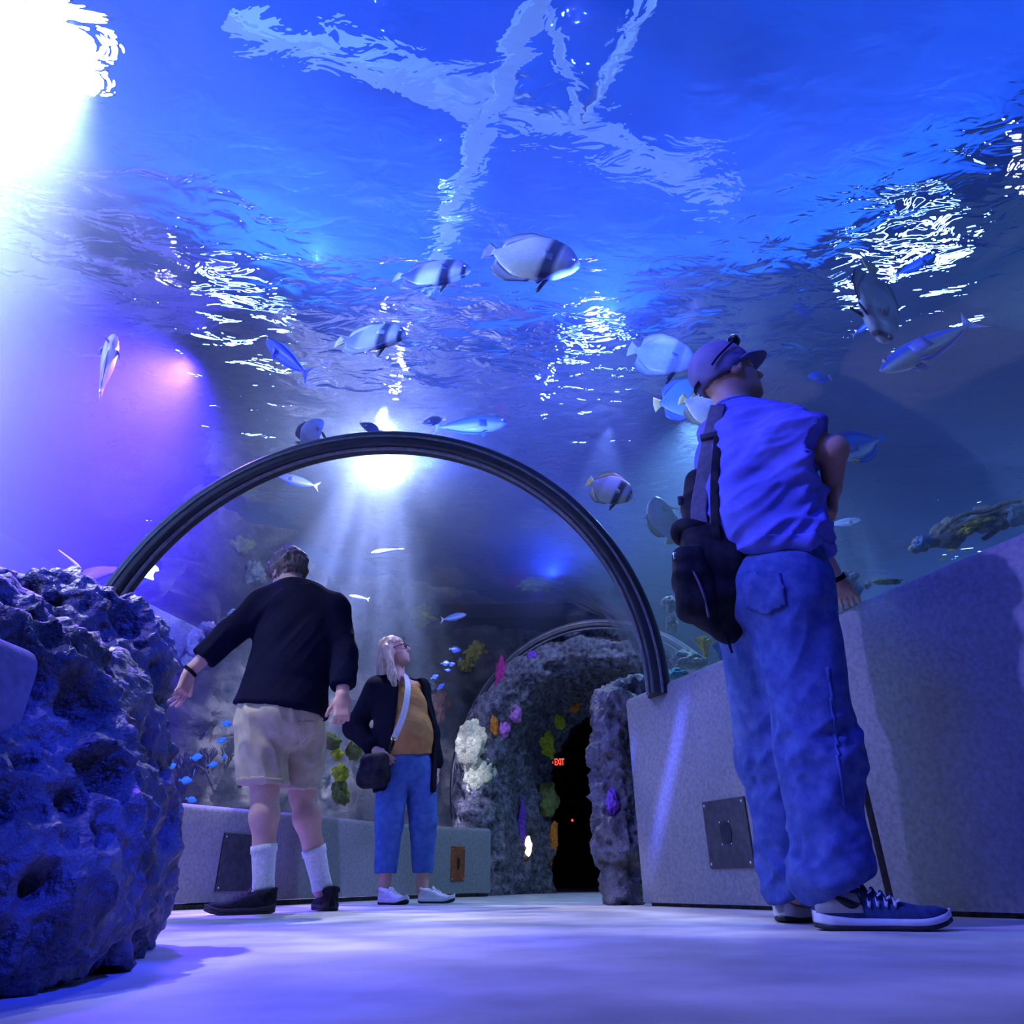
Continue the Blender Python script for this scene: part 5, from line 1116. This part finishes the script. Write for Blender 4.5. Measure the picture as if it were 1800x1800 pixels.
fish((1262, 690), (1148, 712), 4.7, 4.8, 'bat', "blue batfish with a dark rim half hidden by the man's neck", bt(base=(.10, .30, .80), belly=(.20, .40, .85), fin=(.10, .22, .6), mott=.1, b1=0, b2=0, b3=0, edge=(.02, .03, .06), seed=6), name='batfish', group=GRP)
fish((1290, 740), (1194, 700), 4.45, 4.5, 'bat', "white batfish with a bright yellow tail at the back of the man's neck", bt(base=(.90, .90, .85), belly=(.9, .9, .7), fin=(.7, .68, .35), tail=(.90, .80, .10), tail_tip=(.9, .85, .3), mott=.1, b1=.4, b2=.5, b3=0, seed=7), name='batfish', group=GRP)
fish((1112, 876), (1032, 845), 4.6, 4.7, 'bat', 'blue and white barred batfish beside the ring frame, yellow tail', bt(base=(.55, .62, .95), mott=.5, tail=(.85, .70, .05), fin=(.45, .45, .25), seed=8), name='batfish', group=GRP, roll=-5)
fish((1152, 872), (1180, 957), 4.85, 4.75, 'bat', 'pale mint batfish swimming upwards left of the backpack', bt(base=(.72, .86, .86), belly=(.75, .85, .70), fin=(.62, .70, .45), tail=(.80, .80, .25), mott=.05, b1=0, b2=0, b3=0, edge=(.35, .40, .15), pelvic=(.6, .7, .6), seed=9), name='batfish', group=GRP, up=-CR * .9 - CF * .3, roll=10)
fish((1552, 604), (1530, 462), 3.3, 3.45, 'bat', 'pale batfish diving head down at the right, yellow tail up', bt(base=(.78, .84, .88), belly=(.70, .80, .80), fin=(.5, .55, .55), tail=(.80, .76, .25), tail_tip=(.85, .82, .5), mott=.4, b1=.9, b2=.25, b3=.3, seed=10), name='batfish', group=GRP, up=CR * .85 + CF * .5, roll=0, deep=.9)
fish((202, 588), (172, 702), 4.2, 4.0, 'bat', 'lavender batfish swimming upwards in the violet haze', bt(base=(.62, .64, .98), belly=(.75, .75, 1), fin=(.5, .5, .9), tail=(.80, .80, 1), tail_tip=(.9, .9, 1), mott=.1, b1=.1, b2=.1, b3=0, edge=(.8, .8, 1), pelvic=(.3, .2, .7), seed=11), name='batfish', group=GRP, up=-CR * .45 + CF * .9, deep=.72)
fish((568, 738), (523, 784), 4.9, 4.8, 'bat', 'grey batfish swimming up just above the left crown of the ring frame', bt(base=(.40, .45, .55), belly=(.5, .55, .6), fin=(.10, .11, .15), tail=(.06, .06, .1), mott=.1, b1=.3, b2=.1, b3=.3, seed=12), name='batfish', group=GRP, up=-CR * .5 + CU * .4 - CF * .3, deep=.75)
NS = dict(base=(.03, .14, .85), belly=(.40, .62, .72), fin=(.03, .12, .7), tail=(.35, .45, .85), tail_tip=(.75, .72, .8), spread=.14, edge=(.06, .2, .9))
def ns(**k): d = dict(NS); d.update(k); return d
fish((1549, 652), (1720, 562), 3.7, 3.9, 'slim', 'long blue fish with a pale belly under the diving batfish', ns(), name='unicornfish', roll=20, deep=.85)
fish((1645, 448), (1570, 486), 4.2, 4.3, 'slim', 'faint blue fish with a white flash near the rippled surface', ns(tail=(.05, .16, .7), belly=(.10, .35, .5)), name='unicornfish', roll=10)
fish((1545, 556), (1496, 592), 3.9, 4.0, 'slim', 'small blue fish partly hidden by the diving batfish', ns(belly=(.05, .3, .8)), name='unicornfish')
fish((1420, 662), (1462, 664), 5.5, 5.6, 'tang', "hazy distant blue fish right of the man's face", ns(base=(.02, .12, .6), belly=(.02, .14, .6)), name='tang', detail=False, deep=.7)
fish((1462, 800), (1556, 768), 4.3, 4.4, 'tang', "round blue fish with a pale belly just right of the man's elbow", ns(base=(.02, .20, .85), belly=(.42, .66, .85), tail=(.10, .35, .9), tail_tip=(.2, .45, .95), pelvic=(.75, .7, .1), spread=.09), name='tang')
fish((1395, 826), (1466, 834), 4.2, 4.25, 'tang', "bright blue disc-shaped fish under the man's elbow", ns(base=(.01, .22, .90), belly=(.02, .25, .9), fin=(.2, .4, .5), edge=(.3, .4, .2)), name='tang', up=UP)
fish((1514, 914), (1452, 923), 4.9, 5.0, 'slim', "pale grey-blue fish with a yellow lip next to the man's fist", ns(base=(.30, .48, .58), belly=(.62, .74, .75), fin=(.4, .5, .4), tail=(.5, .6, .5)), name='jackfish', deep=1.05)
YT = dict(base=(1, .95, .02), belly=(1, .95, .05), fin=(.95, .9, .02), tail=(.8, .75, .05), edge=(.8, .75, .1))
fish((1679, 966), (1662, 970), 3.9, 3.9, 'slim', 'upper small yellow fish just over the right wall', YT, name='wrasse', detail=False, deep=1.1)
fish((1664, 981), (1648, 985), 3.85, 3.85, 'slim', 'lower small yellow fish just over the right wall', YT, name='wrasse', detail=False)
fish((468, 598), (545, 662), 4.8, 4.6, 'slim', 'slim dark blue fish slanting in the blue water left of the batfish', ns(base=(.04, .06, .30), belly=(.12, .20, .55), tail=(.06, .10, .4), tail_tip=(.1, .15, .5)), name='unicornfish', up=CU, deep=.9)
BK = dict(base=(.012, .012, .02), belly=(.02, .02, .035), fin=(.012, .012, .02), tail=(.85, .70, .05), tail_tip=(.9, .8, .2), spread=.12)
fish((742, 744), (784, 735), 5.0, 5.0, 'tang', 'black fish with a yellow tail above the middle of the ring frame', BK, name='tang', deep=.75)
fish((632, 744), (673, 760), 5.0, 5.0, 'tang', 'dark blue-black fish touching the crown of the ring frame from behind', dict(BK, base=(.02, .025, .08), tail=(.5, .45, .15)), name='tang', deep=.75)
fish((892, 744), (758, 752), 5.4, 5.5, 'slim', 'large faint grey-blue fish over the right shoulder of the ring frame', ns(base=(.10, .22, .70), belly=(.38, .45, .60), tail=(.2, .3, .6)), name='jackfish')
fish((488, 836), (562, 856), 6.4, 6.5, 'slim', 'slate fish silhouette under the white glare inside the ring', ns(base=(.12, .14, .35), belly=(.25, .28, .5), tail=(.3, .3, .5)), name='jackfish')
fish((652, 972), (710, 964), 6.6, 6.7, 'slim', 'thin pale-edged fish in the light shafts', ns(base=(.75, .75, .6), belly=(.2, .3, .8)), name='jackfish', detail=False, roll=60, deep=.8)
fish((614, 1047), (650, 1054), 6.8, 6.8, 'slim', 'tiny yellow-white fish below the light shafts', ns(base=(.75, .75, .45), belly=(.3, .35, .4)), name='jackfish', detail=False, deep=.7)
fish((820, 1080), (774, 1090), 7.6, 7.7, 'slim', 'small blue fish in front of the dark reef above the woman', ns(base=(.08, .2, .7), belly=(.35, .5, .8)), name='jackfish', detail=False)
fish((261, 962), (266, 974), 6.3, 6.3, 'slim', 'tiny yellow fish by the left side of the ring frame', YT, name='wrasse', detail=False, deep=1.4)
fish((623, 1128), (626, 1140), 7.2, 7.2, 'slim', "tiny yellow fish between the boy's sleeve and the woman's hair", YT, name='wrasse', detail=False, deep=1.5)
CY = dict(base=(.03, .42, .55), belly=(.08, .50, .60), fin=(.03, .35, .5), tail=(.05, .4, .5), edge=(.05, .4, .55))
lab = 'small cyan fish of the school low behind the left pane'
for i, (x, y, w) in enumerate(((398, 1272, 18), (345, 1331, 20), (300, 1350, 24), (341, 1359, 20), (326, 1372, 20), (389, 1302, 18), (393, 1331, 16), (336, 1406, 18), (374, 1344, 16), (285, 1322, 14), (362, 1290, 12))):
    a = .5 + .9 * ((i * 37) % 7 - 3) / 3; fish((x + w * .6 * math.cos(a), y - w * .4 * math.sin(a)), (x - w * .6 * math.cos(a), y + w * .4 * math.sin(a)), 5.2, 5.2, 'tang', lab, CY, name='chromis', detail=False, group='school of cyan fish behind the left pane')
CB = dict(base=(.03, .10, .60), belly=(.05, .16, .7), fin=(.03, .10, .5), tail=(.05, .12, .6), edge=(.05, .15, .6)); lab = 'small deep blue fish of the school between the woman and the archway'
for i, (x, y, w) in enumerate(((800, 1142, 18), (783, 1166, 14), (794, 1168, 12), (764, 1190, 14), (775, 1207, 16), (755, 1236, 14), (808, 1160, 10), (787, 1178, 10))):
    a = .6 + .8 * ((i * 29) % 7 - 3) / 3; fish((x + w * .6 * math.cos(a), y - w * .4 * math.sin(a)), (x - w * .6 * math.cos(a), y + w * .4 * math.sin(a)), 7.3, 7.3, 'tang', lab, CB, name='chromis', detail=False, group='school of deep blue fish by the archway')
# stingray over the near rock
def stingray():
    c = W(160, 1012, t=4.6); k = 4.6 / FPX; X, Yv = unit(CR + CU * .05), unit(CU * .35 + CF * .9); N_ = np.cross(X, Yv); n, m = 40, 24; V = []
    for sg in (1, -1):
        for i in range(n + 1):
            a = -1 + 2 * i / n
            for j in range(m + 1):
                b = -1 + 2 * j / m; ch = (1 - abs(a) ** 1.3) * 34 + 1.5; x = a * 54; y = b * ch + 10 * abs(a); th = 7 * (1 - abs(a)) ** .8 * max(0, 1 - b * b) ** .6 + .4
                z = sg * th + 9 * a * a * math.sin(a * 2.2 + .6); V.append(c + k * (X * x + Yv * y * 1.0 + N_ * z))
    o = (n + 1) * (m + 1); F = []
    for i in range(n):
        for j in range(m):
            a = i * (m + 1) + j; F += [[a, a + 1, a + m + 2, a + m + 1], [a + o, a + m + 1 + o, a + m + 2 + o, a + 1 + o]]
    for i in range(n): a = i * (m + 1); b = a + m; F += [[a, a + m + 1, a + m + 1 + o, a + o], [b, b + o, b + m + 1 + o, b + m + 1]]
    for j in range(m): a = j; b = n * (m + 1) + j; F += [[a, a + o, a + 1 + o, a + 1], [b, b + 1, b + 1 + o, b + o]]
    root = empty('stingray', c, 'violet stingray with a thin raised tail above the near rock', 'stingray'); mesh('body', V, F, mat('ray_skin', (.05, .04, .42), (.09, .07, .55), rough=.5, scale=9), root)
    mesh('tail', *sweep(spline([W(140, 1000, t=4.6), W(133, 991, t=4.6), W(120, 980, t=4.6), W(103, 967, t=4.6)], 20), circ(.009, 8), scale=np.linspace(1.3, .35, 20)), mat('ray_tail', (.6, .6, .8), rough=.5), root)
stingray()
# ------------------------------------------------------------------ lights
def aim(o, loc, to):
    o.location = loc; o.rotation_euler = Vector(np.asarray(to, float) - np.asarray(loc, float)).to_track_quat('-Z', 'Y').to_euler()
def spot(name, loc, to, c, w, ang=60, blend=.6, r=.05, gobo=None):
    l = bpy.data.lights.new(name, 'SPOT'); l.energy = w; l.color = c; l.spot_size = math.radians(ang); l.spot_blend = blend; l.shadow_soft_size = r
    o = bpy.data.objects.new(name, l); link(o); aim(o, loc, to)
    if gobo:
        sc, lo, hi, base = gobo; l.use_nodes = True; nt = l.node_tree; N = nt.nodes; L = nt.links; em = N['Emission']
        tc = N.new('ShaderNodeTexCoord'); sp = N.new('ShaderNodeSeparateXYZ'); L.new(tc.outputs['Normal'], sp.inputs[0])
        dx = N.new('ShaderNodeMath'); dx.operation = 'DIVIDE'; L.new(sp.outputs[0], dx.inputs[0]); L.new(sp.outputs[2], dx.inputs[1])
        dy = N.new('ShaderNodeMath'); dy.operation = 'DIVIDE'; L.new(sp.outputs[1], dy.inputs[0]); L.new(sp.outputs[2], dy.inputs[1])
        cb = N.new('ShaderNodeCombineXYZ'); L.new(dx.outputs[0], cb.inputs[0]); L.new(dy.outputs[0], cb.inputs[1])
        nz = N.new('ShaderNodeTexNoise'); nz.inputs['Scale'].default_value = sc; nz.inputs['Detail'].default_value = 1.5; nz.inputs['Distortion'].default_value = .8; L.new(cb.outputs[0], nz.inputs['Vector'])
        mr = N.new('ShaderNodeMapRange'); mr.inputs['From Min'].default_value = lo; mr.inputs['From Max'].default_value = hi; mr.inputs['To Min'].default_value = base; mr.inputs['To Max'].default_value = 1; mr.interpolation_type = 'SMOOTHSTEP'
        L.new(nz.outputs['Fac'], mr.inputs['Value']); L.new(mr.outputs[0], em.inputs['Strength'])
    return o
def point(name, loc, c, w, r=.1):
    l = bpy.data.lights.new(name, 'POINT'); l.energy = w; l.color = c; l.shadow_soft_size = r
    o = bpy.data.objects.new(name, l); link(o); o.location = loc; return o
def area(name, loc, to, c, w, sx, sy):
    l = bpy.data.lights.new(name, 'AREA'); l.shape = 'RECTANGLE'; l.size = sx; l.size_y = sy; l.energy = w; l.color = c
    o = bpy.data.objects.new(name, l); link(o); aim(o, loc, to); return o
LAV, BLU, VIO, TEAL, WHI = (.62, .62, 1), (.06, .12, 1), (.28, .10, 1), (.10, .45, .75), (.85, .88, 1)
# hall: blue wash on ceiling
for x, y in ((-5, 0), (-5, 10), (2, 14), (8, 10), (8, 0), (2, -6)):
    area('hall_wash', (x, y, 4.6), (x * .4 + 1, y * .4 + 3, 7.2), (.14, .32, 1), 800, 2, 2)
M_lamp = emis('hall_lamp', (.86, .88, 1), 400.0)
HL = [(60, 60, .75, 'large overexposed white lamp above the water, seen through ripples'), (225, 690, .2, 'white lamp above the water beyond the violet haze'), (676, 720, .2, 'white lamp above the water straight over the ring frame'), (1052, 700, .32, "white lamp above the water beside the capped man's head"), (1350, 440, .06, 'small white lamp above the water over the blue fish'), (1790, 320, .2, 'white lamp above the water at the rippled edge')]
for px, py, r, lb in HL:
    p = above(px, py, 6.3); root = empty('hall_lamp', p, lb, 'lamp', 'lamps above the water')
    an = np.linspace(0, 2 * np.pi, 24, endpoint=False)
    V = [p + V3(rr * math.cos(a), rr * math.sin(a), z) for rr, z in ((r * .9, .05), (r, 0), (r * .6, .3)) for a in an]
    F = [[i, (i + 1) % 24, 24 + (i + 1) % 24, 24 + i] for i in range(24)] + [[24 + i, 24 + (i + 1) % 24, 48 + (i + 1) % 24, 48 + i] for i in range(24)] + [list(range(48, 72))]
    mesh('housing', V, F, M_black, root); mesh('lamp_disc', V[:24], [list(range(24))], M_lamp, root, smooth=False)
# under the water: spots for the tank's lamps, with fills added among them
ZL = 3.85
def at(px, py, z=ZL): return W(px, py, z=z)
spot('tank_or_fill_spot', V3(-2.3, .4, 3.6), (.9, 2.3, .5), (.25, .23, 1), 1050, 62, .8, .05, (4.0, .40, .60, .30))
spot('tank_or_fill_spot', at(20, 30), (-5.6, 1.2, 2.0), (.84, .87, 1), 7500, 140, 1, .1)
spot('tank_or_fill_spot', at(150, 100), (-5.4, 1.4, 2.4), (.74, .74, 1), 4200, 158, 1, .1)  # second spot, added to widen the white glow at upper left
spot('tank_or_fill_spot', V3(-3.3, 1.6, 3.55), (.2, 3.2, 4.3), (.17, .28, 1), 5200, 62, 1, .08)  # added side spot that brightens the haze above the tunnel
spot('tank_or_fill_spot', at(60, 130), (-.6, 2.4, 0), (.76, .77, 1), 900, 52, .8, .04, (5.0, .42, .58, .10))
spot('tank_or_fill_spot', at(676, 712), (-1.9, 7.6, 1.2), (.60, .60, 1), 6400, 54, 1, .03, (9.0, .44, .60, .14))
spot('tank_or_fill_spot', at(664, 716), (-3.3, 7.0, .8), (.35, .36, 1), 1000, 56, 1, .03, (9.0, .48, .62, .02))
spot('tank_or_fill_spot', at(690, 735), (-.75, 3.5, 0), (.74, .74, 1), 950, 54, .9, .04, (6.0, .45, .60, .12))
spot('tank_or_fill_spot', V3(-2.6, 4.4, ZL), (-4.1, 3.0, .2), (.11, .035, 1), 7000, 118, 1, .1)
for x, y, z, e in ((-.9, 2.3, 2.7, 160), (.5, 2.6, 2.6, 260), (-.6, 4.2, 2.72, 260), (.4, 6.4, 2.8, 260)):
    spot('haze_fill_uplight', (x, y, z), (x, y + .2, 4), (.03, .08, 1), e, 165, .5, .012)  # added upward fills that turn the haze over the tunnel blue
spot('tank_or_fill_spot', V3(1.7, 5.2, ZL), (1.6, 5.6, 0), (.30, .60, 1), 480, 120, .9, .1)
spot('tank_or_fill_spot', V3(.9, 5.3, ZL), (.8, 7.3, 2.2), (.30, .38, 1), 380, 60, .8, .05, (9.0, .40, .60, .2))  # added to light the top rim of the archway
spot('tank_or_fill_spot', V3(1.3, -.4, ZL), (-.95, 1.35, .5), (.02, .04, 1), 2900, 34, .8, .05, (5.0, .42, .6, .15))  # added blue fill aimed at the near rock
spot('tank_or_fill_spot', V3(-.5, .1, 3.75), (1.5, 2.0, .6), (.012, .04, 1), 520, 56, .9, .3)  # added soft blue fill for the near right wall and the man
spot('tank_or_fill_spot', V3(1.4, 3.7, ZL), (-.65, 4.8, 1.2), (.28, .26, 1), 620, 34, .9, .05, (6.0, .40, .6, .25))  # narrow spot added to brighten the woman's face
spot('tank_or_fill_spot', V3(5.0, 4.5, ZL), (4.4, 4.6, 0), TEAL, 150, 120, .9, .1)
point('glare_fill', W(684, 805, z=3.6), (.74, .76, 1), 95, .03)  # added point light that feeds the white glare inside the ring
lp = W(684, 845, z=3.3); spot('tank_or_fill_spot', lp, lp + V3(-.25, .25, 1), (.74, .76, 1), 1500, 150, 1, .03)  # added spot aimed up, brightens only the haze around that glare
# thin caustic stripes on the right wall: made by added slit-shaped beams
def slit(p1, p2, L, c, w_, wid):
    L = np.asarray(L, float); m_ = (p1 + p2) / 2; o = spot('caustic_spot', L, m_, c, w_, 60, .3, .004); zz = unit(L - m_); yy = unit((p2 - p1) - zz * ((p2 - p1) @ zz)); xx = np.cross(yy, zz)
    Mx = Matrix((list(xx) + [0], list(yy) + [0], list(zz) + [0], [0, 0, 0, 1])).transposed(); Mx.translation = L; o.matrix_world = Mx
    hy = np.linalg.norm((p2 - p1) - zz * ((p2 - p1) @ zz)) / 2 / np.linalg.norm(L - m_)
    l = o.data; l.use_nodes = True; nt = l.node_tree; N = nt.nodes; K = nt.links; em = N['Emission']; tc = N.new('ShaderNodeTexCoord'); sp = N.new('ShaderNodeSeparateXYZ'); K.new(tc.outputs['Normal'], sp.inputs[0])
    out_ = None
    for ax, half in ((0, wid), (1, hy)):
        d = N.new('ShaderNodeMath'); d.operation = 'DIVIDE'; K.new(sp.outputs[ax], d.inputs[0]); K.new(sp.outputs[2], d.inputs[1]); ab = N.new('ShaderNodeMath'); ab.operation = 'ABSOLUTE'; K.new(d.outputs[0], ab.inputs[0])
        mr = N.new('ShaderNodeMapRange'); mr.interpolation_type = 'SMOOTHSTEP'; mr.inputs['From Min'].default_value = half * (1.0 if ax else 1.6); mr.inputs['From Max'].default_value = half * .1 if not ax else half * .3; K.new(ab.outputs[0], mr.inputs['Value'])
        if out_ is None: out_ = mr
        else:
            mu = N.new('ShaderNodeMath'); mu.operation = 'MULTIPLY'; K.new(out_.outputs[0], mu.inputs[0]); K.new(mr.outputs[0], mu.inputs[1]); out_ = mu
    K.new(out_.outputs[0], em.inputs['Strength'])
slit(plane_hit(1218, 1170, P0, out_wall), plane_hit(1135, 1560, P0, out_wall), (-1.4, 2.4, 3.7), (.10, .12, 1), 2600, .010)
slit(plane_hit(1118, 1270, P0, out_wall), plane_hit(1098, 1420, P0, out_wall), (-1.4, 2.6, 3.7), (.06, .10, 1), 1600, .008)
w = bpy.data.worlds.new('hall_gloom'); SC.world = w; w.use_nodes = True
w.node_tree.nodes['Background'].inputs[0].default_value = (.02, .05, .25, 1); w.node_tree.nodes['Background'].inputs[1].default_value = .02

# ------------------------------------------------------------------ look
SC.view_settings.view_transform = 'Standard'; SC.view_settings.look = 'None'; SC.view_settings.gamma = 1; SC.view_settings.use_curve_mapping = False
SC.view_settings.exposure = 0.0
cy = SC.cycles
cy.use_adaptive_sampling = True; cy.adaptive_threshold = .02; cy.max_bounces = 7; cy.diffuse_bounces = 2; cy.glossy_bounces = 4; cy.transmission_bounces = 6; cy.transparent_max_bounces = 24; cy.volume_bounces = 0
cy.caustics_reflective = False; cy.caustics_refractive = False; cy.sample_clamp_indirect = 4; cy.sample_clamp_direct = 0
cy.use_denoising = True
try: cy.denoiser = 'OPENIMAGEDENOISE'; cy.denoising_input_passes = 'RGB_ALBEDO_NORMAL'
except Exception: pass
